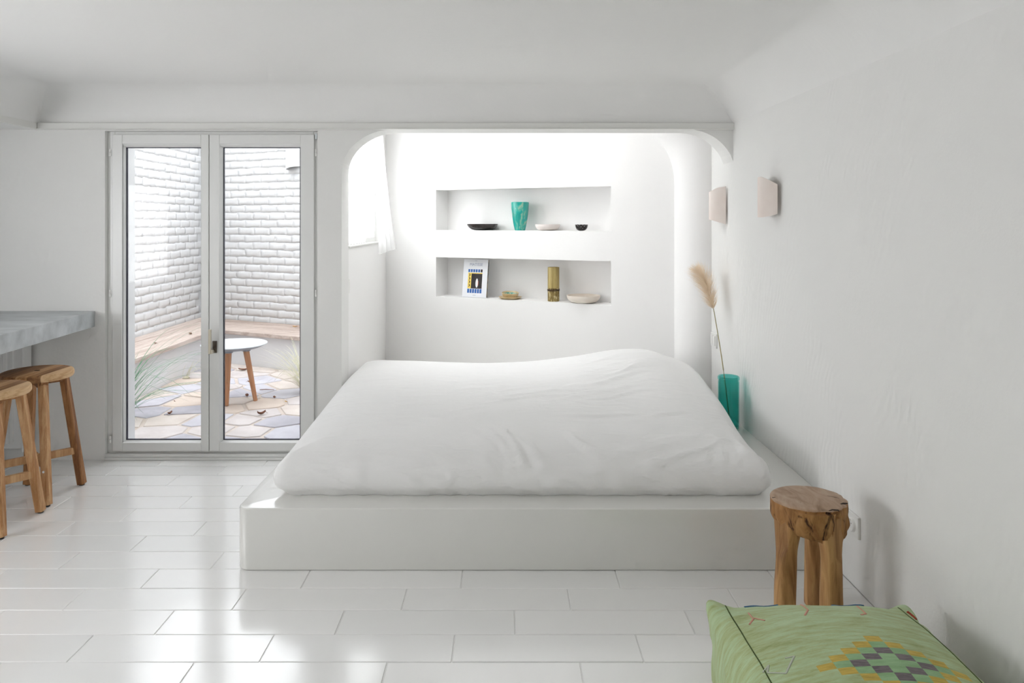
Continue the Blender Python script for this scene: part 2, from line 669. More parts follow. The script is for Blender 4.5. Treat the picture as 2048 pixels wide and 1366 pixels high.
# ------------------------------------------------------------------ walls
ZT = 2.36
arc_l = [(-0.952 + 0.312 * (1 - math.cos(a)), 1.927 - 0.253 * (1 - math.sin(a))) for a in [PI / 2 * i / 14 for i in range(15)]]
arc_r = []
for i in range(15):
    x = 1.05 + (XR + 0.004 - 1.05) * i / 14
    arc_r.append((x, 1.927 - 0.26 * (1 - math.sqrt(max(0.0, 1 - ((x - 1.05) / 0.29) ** 2)))))
DX0, DX1, DZ = -2.329, -1.092, 1.916
out = [(XL - 0.1, 0), (DX0, 0), (DX0, DZ), (DX1, DZ), (DX1, 0), (-0.952, 0)] + arc_l + arc_r
out += [(XR + 0.06, arc_r[-1][1]), (XR + 0.06, 3.1), (XL - 0.1, 3.1)]
m = MB().prism(out, YD, YB, 'XZ')
structure('wall_back', m, 'plaster', 'white plaster wall with glazed door opening and rounded alcove arch', 'wall')

structure('wall_right', MB().box((XR, YF - 0.1, 0), (XR + 0.12, 6.3, 3.1)), 'plaster_right',
          'right-hand white plaster wall with trowel marks and wall lamps', 'wall')
m = MB().box((XL - 0.12, YF - 0.1, 0), (XL, YD, 0.75)).box((XL - 0.12, YF - 0.1, 1.8), (XL, YD, 2.5))
m.box((XL - 0.12, YF - 0.1, 0.75), (XL, 0.62, 1.8)).box((XL - 0.12, 2.38, 0.75), (XL, YD, 1.8))
structure('wall_left', m, 'plaster', 'white kitchen wall with an added window opening', 'wall')
r = thing('added_window_left', (XL - 0.08, 1.5, 0.75), 'wide white framed window added to light the room from the left', 'window', kind='structure')  # unseen window, added to balance the light in the room
m = MB().box((XL - 0.1, 0.62, 0.75), (XL - 0.05, 2.38, 0.8)).box((XL - 0.1, 0.62, 1.75), (XL - 0.05, 2.38, 1.8))
for a, b in ((0.62, 0.67), (1.475, 1.525), (2.33, 2.38)):
    m.box((XL - 0.1, a, 0.8), (XL - 0.05, b, 1.75))
obj('window_frame', m, 'door_paint', r)
for a, b in ((0.67, 1.475), (1.525, 2.33)):
    obj('pane', MB().box((XL - 0.08, a, 0.8), (XL - 0.074, b, 1.75)), 'pane_glass', r)

structure('wall_front', MB().box((XL, YF - 0.12, 0), (XR, YF, 2.5)), 'plaster', 'plain white wall at the near end of the room', 'wall')

# coved ceiling
def cove(d, r=0.2, h=0.2):
    t_ = min(max(d / r, 0.0), 1.0)
    return h * math.sqrt(max(0.0, 1 - (1 - t_) ** 2))


def axis(lo, hi, fl, fh, r=0.21):
    a = [lo + r * (i / 14) ** 1.8 for i in range(15)] if fl else [lo]
    b = [hi - r * (i / 14) ** 1.8 for i in range(15)][::-1] if fh else [hi]
    mid = [a[-1] + (b[0] - a[-1]) * i / 12 for i in range(1, 12)]
    return a + mid + b


gx, gy = axis(XS, XR, True, True), axis(YF, YD, False, True)
m = MB()
nx_, ny_ = len(gx), len(gy)
for y in gy:
    for x in gx:
        m.v.append(Vector((x, y, ZC + min(cove(x - XS), 0.2 * math.sin(PI / 2 * min(max((XR - x) / 0.24, 0.0), 1.0)) ** 0.85, cove(YD - y)))))
for j in range(ny_ - 1):
    for i in range(nx_ - 1):
        a = j * nx_ + i
        m.f.append((a, a + nx_, a + nx_ + 1, a + 1))
k = len(m.v)
m.v += [Vector(p) for p in ((XS, YF, ZT), (XR, YF, ZT), (XR, YD, ZT), (XS, YD, ZT))]
m.f.append((k, k + 1, k + 2, k + 3))
for strip, (c0, c1) in (([j * nx_ for j in range(ny_)], (k, k + 3)), ([j * nx_ + nx_ - 1 for j in range(ny_)], (k + 1, k + 2)),
                        (list(range(nx_)), (k, k + 1)), ([(ny_ - 1) * nx_ + i for i in range(nx_)], (k + 3, k + 2))):
    m.f.append(tuple(strip + [c1, c0]))
o = structure('ceiling', m, 'plaster_ceiling', 'off-white coved plaster ceiling', 'ceiling', smooth='auto', angle=1.0)
structure('ceiling_soffit', MB().box((XL, YF, 1.925), (XS - 0.02, YD, ZT)), 'plaster_ceiling', 'lower flat ceiling over the kitchen counter', 'ceiling')
m = MB().box((XS, YD - 0.022, 1.924), (XR, YD, 1.961)).box((XS, YD - 0.03, 1.9225), (XR, YD, 1.929))
structure('trim_1', m, 'smooth_white', 'thin white ledge along the top of the wall with the doors', 'trim', bevel=0.003)
structure('trim_2', MB().box((XS - 0.022, YF, 1.922), (XS, YD, 1.961)), 'smooth_white', 'thin white ledge edging the kitchen soffit', 'trim', bevel=0.003)

# ------------------------------------------------------------------ alcove
wy0, wy1, wZ0, wZ1 = 4.42, 5.52, 1.225, 2.15
m = MB()
m.box((-1.12, YB, 0), (XA, 5.9, wZ0)).box((-1.12, YB, wZ1), (XA, 5.9, 2.9))
m.box((-1.12, YB, wZ0), (XA, wy0, wZ1)).box((-1.12, wy1, wZ0), (XA, 5.9, wZ1))
structure('wall_alcove', m, 'plaster_alcove', 'white alcove wall below and around the curtained window', 'wall')


def rear(s, d, z):
    return Vector((P0[0] + TX * s + NX * d, P0[1] + TY * s + NY * d, z))


def s_of(x):
    return (x - P0[0]) / TX


sN0, sN1, ND = s_of(-0.545), s_of(0.748), 0.191
zz = [0.0, 0.80, 1.110, 1.3235, 1.640, 2.9]
m = MB()


def rbox(s0, s1, d0, d1, z0, z1):
    m.obox(rear(s0, d0, z0), rear(s1, d0, z0) - rear(s0, d0, z0), rear(s0, d1, z0) - rear(s0, d0, z0), (0, 0, z1 - z0))


sA, sB = -0.15, 2.75
for a, b in ((0, 1), (2, 3), (4, 5)):
    rbox(sA, sB, 0, ND, zz[a], zz[b])
for a, b in ((1, 2), (3, 4)):
    rbox(sA, sN0, 0, ND, zz[a], zz[b])
    rbox(sN1, sB, 0, ND, zz[a], zz[b])
rbox(sA, sB, ND, ND + 0.1, 0.0, 2.9)
structure('wall_rear', m, 'plaster_alcove', 'white alcove rear wall with two long display niches', 'wall')
rx0, rx1, ry0_, ry1_ = -0.8, 0.5, 4.38, 4.72
m = MB().box((-1.12, YB, 2.42), (rx0, 6.1, 2.5)).box((rx1, YB, 2.42), (XR + 0.1, 6.1, 2.5)).box((rx0, YB, 2.42), (rx1, ry0_, 2.5)).box((rx0, ry1_, 2.42), (rx1, 6.1, 2.5))
r = thing('added_roof_window', (-0.15, 4.55, 2.46), 'roof light added in the alcove ceiling to brighten the bed', 'window', kind='structure')  # unseen opening, added for top light on the alcove and mattress
obj('pane', MB().box((rx0, ry0_, 2.455), (rx1, ry1_, 2.461)), 'added_roof_glass', r)
obj('window_frame', MB().box((rx0, ry0_, 2.45), (rx0 + 0.03, ry1_, 2.5)).box((rx1 - 0.03, ry0_, 2.45), (rx1, ry1_, 2.5)).box((rx0, ry0_, 2.45), (rx1, ry0_ + 0.03, 2.5)).box((rx0, ry1_ - 0.03, 2.45), (rx1, ry1_, 2.5)), 'door_paint', r)
structure('ceiling_alcove', m, 'plaster_alcove', 'white ceiling hidden above the bed alcove', 'ceiling')

# rounded pier between rear wall and right wall, flaring like an arch at its head
prof = [(1.345, 4.567, 0.0), (1.30, 4.566, 0.05), (1.255, 4.578, 0.2), (1.215, 4.605, 0.4), (1.185, 4.64, 0.65), (1.165, 4.685, 0.85), (1.152, 4.73, 1.0), (1.15, 4.79, 1.0), (1.15, 4.95, 1.0)]
lev = [0.0, 0.8, 1.4] + [1.62 + 0.34 * i / 16 for i in range(17)] + [2.45]
m = MB()
npf = len(prof)
for z in lev:
    t_ = min(max((z - 1.64) / 0.33, 0), 1)
    d = 0.17 * (1 - math.sqrt(max(0.0, 1 - t_ * t_)))
    for x, y, wt in prof:
        m.v.append(Vector((x - d * wt, y + (0.1 if wt == 1.0 and y > 4.9 else 0), z)))
for i in range(len(lev) - 1):
    for j in range(npf - 1):
        a = i * npf + j
        m.f.append((a, a + npf, a + npf + 1, a + 1))
structure('wall_pier', m, 'plaster_alcove', 'rounded white plaster pier beside the rear niches', 'wall', smooth=True)

# alcove window
win = thing('window_1', (-1.08, 4.97, wZ0), 'bright white alcove window behind sheer curtains', 'window', kind='structure')
m = MB()
X0, X1 = -1.04, -1.005
m.box((X0, wy0, wZ0), (X1, wy1, wZ0 + 0.05)).box((X0, wy0, wZ1 - 0.05), (X1, wy1, wZ1))
m.box((X0, wy0, wZ0 + 0.05), (X1, wy0 + 0.05, wZ1 - 0.05)).box((X0, wy1 - 0.05, wZ0 + 0.05), (X1, wy1, wZ1 - 0.05))
m.box((X0, 5.0, wZ0 + 0.05), (X1, 5.06, wZ1 - 0.05))
obj('window_frame', m, 'door_paint', win, bevel=0.004)
for a, b in ((wy0 + 0.05, 5.0), (5.06, wy1 - 0.05)):
    obj('pane', MB().box((-1.026, a, wZ0 + 0.05), (-1.020, b, wZ1 - 0.05)), 'pane_glass', win)
obj('window_sill', MB().box((X1, wy0, wZ0), (XA + 0.008, wy1, wZ0 + 0.012)), 'smooth_white', win, bevel=0.003)

# curtains
o = obj('curtain_rod', MB().tube([(-0.955, 4.40, 2.2), (-0.955, 5.62, 2.2)], 0.007, 10), 'plastic_white', smooth=True)
tag(o, 'thin white rod holding the sheer alcove curtains', 'curtain rod')


def curtain(name, top, bot, ztop, zbot, folds, amp, label):
    """top / bot: (x, y) ends of the hanging line at rod and hem"""
    m = MB()
    nu, nv = 64, 26
    for j in range(nv + 1):
        t_ = j / nv
        for i in range(nu + 1):
            s = i / nu
            e = t_ ** 1.5
            x = (top[0][0] * (1 - s) + top[1][0] * s) * (1 - e) + (bot[0][0] * (1 - s) + bot[1][0] * s) * e
            y = (top[0][1] * (1 - s) + top[1][1] * s) * (1 - e) + (bot[0][1] * (1 - s) + bot[1][1] * s) * e
            ph = 2 * PI * folds * s + 0.6 * math.sin(3 * t_ + 4 * s)
            x += amp * math.sin(ph) * (0.6 + 0.5 * t_)
            y += 0.35 * amp * math.cos(ph * 0.9)
            zb = zbot[0] * (1 - s) + zbot[1] * s + 0.006 * math.sin(ph)
            m.v.append(Vector((x, y, ztop * (1 - t_) + zb * t_)))
    for j in range(nv):
        for i in range(nu):
            a = j * (nu + 1) + i
            m.f.append((a, a + 1, a + nu + 2, a + nu + 1))
    o = obj(name, m, 'sheer_cloth', smooth=True, recalc=False)
    return tag(o, label, 'curtain', 'sheer curtains of the alcove window')


curtain('sheer_curtain', ((-0.987, 4.43), (-0.987, 5.02)), ((-0.987, 4.43), (-0.987, 5.02)), 2.2, (1.242, 1.242), 7, 0.008,
        'sheer white curtain hanging flat against the alcove window')
curtain('sheer_curtain', ((-0.96, 5.17), (-0.945, 5.46)), ((-0.955, 5.36), (-0.855, 5.56)), 2.2, (1.14, 1.175), 4, 0.016,
        'sheer white curtain gathered into the alcove corner, its hem below the sill')

# ------------------------------------------------------------------ glazed double door
door = thing('door_1', ((DX0 + DX1) / 2, YD, 0), 'white glazed double door opening onto the paved yard', 'door', kind='structure')
m = MB()
fy0, fy1 = YD + 0.028, YD + 0.10
m.box((DX0, fy0, 0), (-2.286, fy1, DZ)).box((-1.121, fy0, 0), (DX1, fy1, DZ))
m.box((-2.286, fy0, 1.892), (-1.121, fy1, DZ)).box((-2.286, fy0, 0), (-1.121, fy1, 0.05))
obj('door_frame', m, 'door_paint', door, bevel=0.003)
m = MB().box((DX0, YD - 0.012, 0), (DX1, fy1, 0.016)).box((DX0, YD - 0.004, 0.016), (DX1, fy1, 0.034))
obj('threshold', m, 'door_paint', door, bevel=0.003)


def leaf(outer, bead, glass, hinge_x):
    ly0, ly1 = YD + 0.012, YD + 0.072
    lf = obj('door_leaf', MB().ring(outer, bead, ly0, ly1), 'door_paint', door, bevel=0.003)
    m = MB().slope_ring(bead, (glass[0] - 0.008, glass[1] - 0.008, glass[2] + 0.008, glass[3] + 0.008), ly0 + 0.006, ly0 + 0.012)
    m.slope_ring((glass[0] - 0.008, glass[1] - 0.008, glass[2] + 0.008, glass[3] + 0.008), glass, ly0 + 0.012, ly0 + 0.03)
    obj('glazing_bead', m, 'door_paint', lf)
    g = 0.004
    obj('gasket', MB().ring((glass[0] - 0.004, glass[1] - 0.004, glass[2] + 0.004, glass[3] + 0.004),
                            (glass[0] + g, glass[1] + g, glass[2] - g, glass[3] - g), ly0 + 0.0301, ly0 + 0.045), 'gasket', lf)
    obj('pane', MB().box((glass[0], ly0 + 0.034, glass[1]), (glass[2], ly0 + 0.04, glass[3])), 'pane_glass', lf)
    # outer half of the leaf behind the glass
    o2 = (bead[0] - 0.004, bead[1] - 0.004, bead[2] + 0.004, bead[3] + 0.004)
    obj('outer_bead', MB().ring(o2, (glass[0] - 0.004, glass[1] - 0.004, glass[2] + 0.004, glass[3] + 0.004), ly0 + 0.045, ly1), 'door_paint', lf)
    for hz in hinge_x[1]:
        hm = MB().tube([(hinge_x[0], ly0 - 0.002, hz - 0.02), (hinge_x[0], ly0 - 0.002, hz - 0.001)], 0.007, 10)
        hm.tube([(hinge_x[0], ly0 - 0.002, hz + 0.001), (hinge_x[0], ly0 - 0.002, hz + 0.02)], 0.0065, 10)
        obj('hinge', hm, 'plastic_white', lf, smooth='auto')
    return lf


leafL = leaf((-2.294, 0.046, -1.731, 1.897), (-2.236, 0.097, -1.776, 1.842), (-2.228, 0.104, -1.784, 1.825), (-2.305, (1.79, 0.97, 0.117)))
leafR = leaf((-1.727, 0.046, -1.115, 1.897), (-1.668, 0.097, -1.194, 1.842), (-1.657, 0.104, -1.203, 1.825), (-1.103, (1.79, 0.97, 0.117)))
hx, hy = -1.693, YD + 0.012
hd = obj('handle', MB().box((hx - 0.016, hy - 0.05, 0.624), (hx + 0.003, hy - 0.008, 0.646)).box((hx - 0.018, hy - 0.055, 0.624), (hx - 0.004, hy - 0.038, 0.765)),
         'nickel', leafR, bevel=0.002)
obj('handle_plate', MB().box((hx - 0.013, hy - 0.009, 0.622), (hx + 0.013, hy, 0.692)), 'nickel_dark', leafR, bevel=0.002)
obj('corner_catch', MB().box((-1.108, hy - 0.004, 1.87), (-1.096, hy + 0.02, 1.902)).box((-1.103, hy - 0.007, 1.878), (-1.098, hy, 1.886)), 'zinc', leafR, bevel=0.001)

# ------------------------------------------------------------------ bed platform and bedding
cr = 0.05
outl = [(PLAT_X0 + cr - cr * math.cos(a), PLAT_Y0 + cr - cr * math.sin(a)) for a in [PI / 2 * i / 8 for i in range(9)]]
outl += [(XR, PLAT_Y0), (XR, rear_y(XR)), (XA, rear_y(XA)), (XA, YD), (PLAT_X0, YD)]
o = obj('bed_platform', MB().prism(outl, 0.0, PZ, 'XY'), 'platform_paint', bevel=0.009, bseg=3, smooth='auto', angle=0.5)
tag(o, 'low white built-in bed platform with a rounded front corner', 'platform')


def rounded_grid_box(a, b, c, r, step):
    """closed rounded box, x in [-a, a], y in [-b, b], z in [0, c]"""
    nx, ny, nz = max(2, int(2 * a / step)), max(2, int(2 * b / step)), max(2, int(c / step))
    vid, vs, fs = {}, [], []

    def V(i, j, k):
        key = (i, j, k)
        if key not in vid:
            p = Vector((-a + 2 * a * i / nx, -b + 2 * b * j / ny, c * k / nz))
            q = Vector((min(max(p.x, -a + r), a - r), min(max(p.y, -b + r), b - r), min(max(p.z, r), c - r)))
            d = p - q
            if d.length > 1e-9:
                p = q + d * (r / d.length) if min(a, b) > r else p
            vid[key] = len(vs)
            vs.append(p)
        return vid[key]
    for i in range(nx):
        for j in range(ny):
            fs.append((V(i, j, nz), V(i + 1, j, nz), V(i + 1, j + 1, nz), V(i, j + 1, nz)))
            fs.append((V(i, j, 0), V(i, j + 1, 0), V(i + 1, j + 1, 0), V(i + 1, j, 0)))
    for i in range(nx):
        for k in range(nz):
            fs.append((V(i, 0, k), V(i + 1, 0, k), V(i + 1, 0, k + 1), V(i, 0, k + 1)))
            fs.append((V(i, ny, k), V(i, ny, k + 1), V(i + 1, ny, k + 1), V(i + 1, ny, k)))
    for j in range(ny):
        for k in range(nz):
            fs.append((V(0, j, k), V(0, j, k + 1), V(0, j + 1, k + 1), V(0, j + 1, k)))
            fs.append((V(nx, j, k), V(nx, j + 1, k), V(nx, j + 1, k + 1), V(nx, j, k + 1)))
    return vs, fs


def sstep(t_):
    t_ = min(max(t_, 0), 1)
    return t_ * t_ * (3 - 2 * t_)


def fbm(p, oct_=3):
    return noise.fractal(Vector(p), 1.0, 2.0, oct_)


MXC, MYC, MA, MBh, MC = 0.075, 3.80, 1.02, 0.86, 0.20
vs_, fs_ = rounded_grid_box(MA, MBh, MC + 0.06, 0.055, 0.0135)
CREASES = []
for (ua, va, ub, vb, A_) in ((950, 842, 1040, 912, 0.8), (985, 850, 1075, 925, 0.9), (1015, 868, 1130, 915, 0.8), (1060, 905, 1110, 940, 1.0), (1130, 862, 1210, 900, 0.9),
                            (1150, 792, 1290, 782, 0.7), (1110, 835, 1260, 838, 0.7), (1290, 838, 1370, 832, 0.6), (1180, 810, 1300, 802, 0.6), (1430, 870, 1490, 940, 0.7),
                            (1462, 850, 1515, 915, 0.7), (1380, 900, 1440, 950, 0.5), (850, 830, 930, 850, 0.5), (700, 900, 740, 960, 0.5), (1240, 880, 1330, 905, 0.5)):
    CREASES.append((floor_at(ua, va, 0.455), floor_at(ub, vb, 0.44), A_))
m = MB()
for p in vs_:
    x, y, z = p.x + MXC, p.y + MYC, max(0.0, p.z - 0.06)
    tz = z / MC
    top = 0.196 + 0.055 * sstep((y - 2.95) / 1.25) + 0.012 * math.exp(-((x + 0.1) / 0.7) ** 2 - ((y - 3.4) / 0.6) ** 2)
    top += 0.105 * math.exp(-((x - 0.78) / 0.42) ** 2 - ((y - 4.3) / 0.42) ** 2)
    top += 0.02 * math.exp(-((x + 0.75) / 0.35) ** 2 - ((y - 4.3) / 0.5) ** 2)
    ed = min(MA - abs(p.x), MBh - abs(p.y))
    top -= 0.052 * max(0.0, 1 - ed / 0.24) ** 2
    zz_ = top * tz
    # bulging sides, tucked in at the bottom
    tuck = math.sin(PI * min(tz * 1.05, 1.0)) * 0.022 - 0.02 * (1 - sstep(tz * 3.5))
    if abs(p.x) > MA - 0.09:
        s = 1 if p.x > 0 else -1
        amp = 1.0 if s < 0 else 0.7
        x += s * tuck * amp
        if s > 0:
            x += 0.058 * sstep((y - 3.15) / 0.7) * sstep((4.6 - y) / 0.5)
    if abs(p.y) > MBh - 0.09:
        y += (1 if p.y > 0 else -1) * tuck * 0.8
    # creases
    a_ = -0.42
    u_ = x * math.cos(a_) - y * math.sin(a_)
    v_ = x * math.sin(a_) + y * math.cos(a_)
    msk = sstep((fbm((x * 1.3 + 5, y * 1.3, 2.0), 2) + 0.25) * 1.4) * sstep((4.45 - y) / 0.4) * (0.15 + 0.85 * sstep((x + 0.35) / 0.6))
    cre = 1 - abs(fbm((u_ * 1.6, v_ * 7.5, 0.3), 3))
    zz_ += tz * msk * 0.017 * (cre ** 7 - 0.35)
    if tz > 0.6:
        for ca, cb, A_ in CREASES:
            ab = cb - ca
            ab.z = 0
            L2 = ab.length_squared
            f_ = ((x - ca.x) * ab.x + (y - ca.y) * ab.y) / L2
            if -0.1 < f_ < 1.1:
                dp = ((x - ca.x) * ab.y - (y - ca.y) * ab.x) / math.sqrt(L2) + 0.012 * math.sin(5 * f_ + ca.x * 9)
                if abs(dp) < 0.08:
                    tap = math.sin(PI * min(max((f_ + 0.1) / 1.2, 0), 1))
                    zz_ += A_ * 0.009 * tap * (math.exp(-(dp / 0.017) ** 2) - 0.5 * math.exp(-((dp - 0.032) / 0.018) ** 2))
    zz_ += tz * 0.006 * fbm((x * 2.2, y * 2.2, 4.0), 2)
    if y < MYC - MBh + 0.1 and tz < 0.95:
        fold = 1 - abs(fbm((x * 9 + tz * 1.5, 1.7, tz * 1.2), 2))
        y -= 0.011 * (fold ** 5) * (1 - tz * 0.6)
    m.v.append(Vector((x, y, PZ + max(0.0, zz_))))
m.f = fs_
mat_o = obj('mattress', m, 'cotton', smooth=True)
tag(mat_o, 'thick mattress under a smooth white cotton cover on the platform', 'mattress')

# ------------------------------------------------------------------ kitchen counter, radiator, bar stools
m = MB().prism([(-2.387, YD), (-2.235, 2.35), (XL, 2.35), (XL, YD)], 0.776, 0.868, 'XY')
tag(obj('counter_top', m, 'concrete', bevel=0.003), 'pale grey concrete counter slab beside the glazed door', 'counter')

rad = thing('radiator', (-3.14, 4.08, 0.075), 'white ribbed panel radiator under the concrete counter', 'radiator')
ry0, ry1 = 4.045, 4.11
obj('panel', MB().box((-3.5, ry0 + 0.006, 0.09), (-2.752, ry1, 0.70)), 'radiator_white', rad, bevel=0.004)
x = -3.46
while x < -2.80:
    obj('rib', MB().prism([(x, ry0 + 0.007), (x + 0.007, ry0), (x + 0.023, ry0), (x + 0.030, ry0 + 0.007)], 0.12, 0.665, 'XY'), 'radiator_white', rad)
    x += 0.037
obj('side_cover', MB().box((-2.752, ry0 - 0.004, 0.075), (-2.744, ry1 + 0.005, 0.725)), 'radiator_white', rad, bevel=0.002)
obj('top_grille', MB().box((-3.5, ry0 - 0.002, 0.70), (-2.752, ry1 + 0.004, 0.715)), 'radiator_white', rad, bevel=0.002)
obj('bracket', MB().box((-3.3, ry1 - 0.002, 0.2), (-3.26, YD, 0.62)), 'radiator_white', rad)
obj('bracket', MB().box((-2.95, ry1 - 0.002, 0.2), (-2.91, YD, 0.62)), 'radiator_white', rad)


def beam(m, p0, p1, w_, d_, side, ch=0.004):
    """chamfered bar from p0 to p1; side = direction of its width"""
    p0, p1 = Vector(p0), Vector(p1)
    ax = (p1 - p0).normalized()
    s = Vector(side)
    s = (s - ax * s.dot(ax)).normalized()
    q = ax.cross(s)
    sec = []
    a, b = w_ / 2, d_ / 2
    for sx, sy, first in ((1, 1, 0), (-1, 1, 1), (-1, -1, 0), (1, -1, 1)):
        c1 = (sx * a, sy * (b - ch))
        c2 = (sx * (a - ch), sy * b)
        sec += [c1, c2] if not first else [c2, c1]
    vs = [p0 + s * c[0] + q * c[1] for c in sec] + [p1 + s * c[0] + q * c[1] for c in sec]
    n = len(sec)
    m.add(vs, [tuple(range(n)), tuple(reversed(range(n, 2 * n)))] + [(i, i + n, (i + 1) % n + n, (i + 1) % n) for i in range(n)])
    return m


def bar_stool(loc, label, rotz):
    t_ = thing('bar_stool', loc, label, 'stool', 'wooden bar stools at the counter', rotz)
    R_, ht = 0.162, 0.632
    pr = [(0, ht), (0.014, ht), (R_ - 0.012, ht), (R_ - 0.004, ht - 0.003), (R_, ht - 0.011), (R_, ht - 0.028), (R_ - 0.005, ht - 0.036), (0, ht - 0.036)]
    seat = obj('seat', MB().lathe(pr[::-1], 48), 'acacia_seat', t_, local=True, smooth='auto')
    obj('seat_hole', MB().lathe([(0, ht - 0.002), (0.013, ht - 0.002), (0.013, ht + 0.0006), (0, ht + 0.0006)], 20), 'fissure', seat, local=True)
    for a in (PI / 4, 3 * PI / 4):
        c_, s_ = math.cos(a), math.sin(a)
        z1 = ht - 0.036 - (0.0 if a < 1 else 0.001)
        L1, L2 = 0.150, 0.105
        q = MB()
        w2 = 0.018
        ol = [(-L1, z1), (-L1, z1 - 0.008), (-L2, z1 - 0.034), (L2, z1 - 0.034), (L1, z1 - 0.008), (L1, z1)]
        nrm = Vector((-s_, c_, 0)) * w2
        vs = [Vector((c_ * d, s_ * d, z)) - nrm for d, z in ol] + [Vector((c_ * d, s_ * d, z)) + nrm for d, z in ol]
        q.add(vs, [tuple(range(6)), tuple(reversed(range(6, 12)))] + [(i, i + 6, (i + 1) % 6 + 6, (i + 1) % 6) for i in range(6)])
        obj('seat_bearer', q, 'acacia', t_, local=True, bevel=0.002)
    for sx in (-1, 1):
        for sy in (-1, 1):
            p1 = Vector((sx * 0.083, sy * 0.083, ht - 0.038))
            p0 = Vector((sx * 0.142, sy * 0.142, 0.008))
            lg = obj('leg', beam(MB(), p0, p1, 0.037, 0.037, (1, 0, 0), 0.005), 'acacia', t_, local=True)
            obj('foot_pad', MB().lathe([(0, 0), (0.013, 0), (0.013, 0.0085), (0, 0.0085)], 14, (p0.x, p0.y, 0)), 'rubber', lg, local=True)
            zb = 0.185 if sx * sy > 0 else 0.168
            pb = p0.lerp(p1, (zb - 0.008) / (p1.z - 0.008))
            dd = Vector((sx, sy, 0)).normalized()
            obj('bolt', MB().tube([pb + Vector((0, sy * 0.0175, 0)), pb + Vector((0, sy * 0.0205, 0))], 0.0055, 12), 'zinc', lg, local=True)
    zb = 0.19
    for a, z in ((PI / 4, zb), (3 * PI / 4, zb - 0.002)):
        e = (0.083 + 0.059 * (ht - z) / ht) * math.sqrt(2) - 0.012
        c_, s_ = math.cos(a) * e, math.sin(a) * e
        obj('stretcher', beam(MB(), (-c_, -s_, z), (c_, s_, z), 0.024, 0.036, (-s_, c_, 0), 0.003), 'acacia', t_, local=True)
    return t_


bar_stool((-2.372, 3.6, 0), 'farther wooden bar stool, next to the glazed door', 0.0)
bar_stool((-2.352, 3.24, 0), 'nearer wooden bar stool, cut by the left edge of the picture', 0.04)

# ------------------------------------------------------------------ right wall fittings
def switch_plate(name, lo, hi, label, rock, axis_x):
    t_ = thing(name, ((lo[0] + hi[0]) / 2, (lo[1] + hi[1]) / 2, lo[2]), label, 'light switch')
    obj('plate', MB().box(lo, hi), 'plastic_white', t_, bevel=0.002)
    for a, b in rock:
        obj('rocker', MB().box(a, b), 'plastic_white', t_, bevel=0.0015)
    return t_


switch_plate('light_switch', (XA, 4.335, 0.945), (XA + 0.010, 4.415, 1.03), 'white light switch under the alcove window',
             [((XA + 0.010, 4.35, 0.962), (XA + 0.015, 4.40, 1.013))], 1)
switch_plate('light_switch', (XR - 0.010, 4.435, 0.595), (XR, 4.545, 0.685), 'white double light switch behind the plume grass stem',
             [((XR - 0.016, 4.447, 0.61), (XR - 0.010, 4.487, 0.67)), ((XR - 0.016, 4.493, 0.61), (XR - 0.010, 4.533, 0.67))], -1)

so = thing('wall_socket', (XR, 2.73, 0.194), 'white double power socket low on the right wall', 'socket')
obj('plate', MB().box((XR - 0.011, 2.65, 0.195), (XR, 2.81, 0.279)), 'plastic_white', so, bevel=0.003)
for y in (2.692, 2.768):
    m = MB()
    rings = [(0.0, 0.0165), (0.0165, 0.0165), (0.019, 0.0125), (0.0215, 0.0105), (0.0225, 0.0125), (0.0195, 0.015)]
    for r_, d_ in ((0.0, 0.0035), (0.018, 0.0035), (0.0195, 0.0115), (0.0235, 0.0145), (0.026, 0.0115), (0.026, 0.0)):
        for i in range(24):
            a = 2 * PI * i / 24
            m.v.append(Vector((XR - 0.0105 - (d_ - 0.004), y + r_ * math.cos(a), 0.237 + r_ * math.sin(a))))
    for r in range(5):
        for i in range(24):
            j = (i + 1) % 24
            m.f.append((r * 24 + i, r * 24 + j, (r + 1) * 24 + j, (r + 1) * 24 + i))
    sk = obj('socket_insert', m, 'plastic_white', so, smooth='auto')
    for dy in (-0.0095, 0.0095):
        obj('contact_hole', MB().tube([(XR - 0.0102, y + dy, 0.237), (XR - 0.0115, y + dy, 0.237)], 0.0024, 10), 'plastic_shadow', sk)


def sheet(pts, zlo, zhi, th, nz=8):
    """thick curved sheet: plan points, with its own bottom and top height at each"""
    m = MB()
    n = len(pts)
    nr = []
    for i in range(n):
        d = Vector(pts[min(i + 1, n - 1)]) - Vector(pts[max(i - 1, 0)])
        nr.append(Vector((-d[1], d[0])).normalized())
    for side in (0, 1):
        for i in range(n):
            p = Vector(pts[i]) + nr[i] * (th * side)
            for k in range(nz + 1):
                m.v.append(Vector((p[0], p[1], zlo[i] + (zhi[i] - zlo[i]) * k / nz)))
    S = n * (nz + 1)
    for side in (0, 1):
        for i in range(n - 1):
            for k in range(nz):
                a = side * S + i * (nz + 1) + k
                q = (a, a + 1, a + nz + 2, a + nz + 1)
                m.f.append(q if side else q[::-1])
    for i in range(n - 1):
        for k in (0, nz):
            a, b = i * (nz + 1) + k, (i + 1) * (nz + 1) + k
            m.f.append((a, b, b + S, a + S))
    for i in (0, n - 1):
        for k in range(nz):
            a = i * (nz + 1) + k
            m.f.append((a, a + 1, a + 1 + S, a + S))
    return m


def lerp_list(kv, n):
    res = []
    for i in range(n):
        t_ = i / (n - 1) * (len(kv) - 1)
        k = min(int(t_), len(kv) - 2)
        f_ = t_ - k
        res.append(tuple(a * (1 - f_) + b * f_ for a, b in zip(kv[k], kv[k + 1])))
    return res


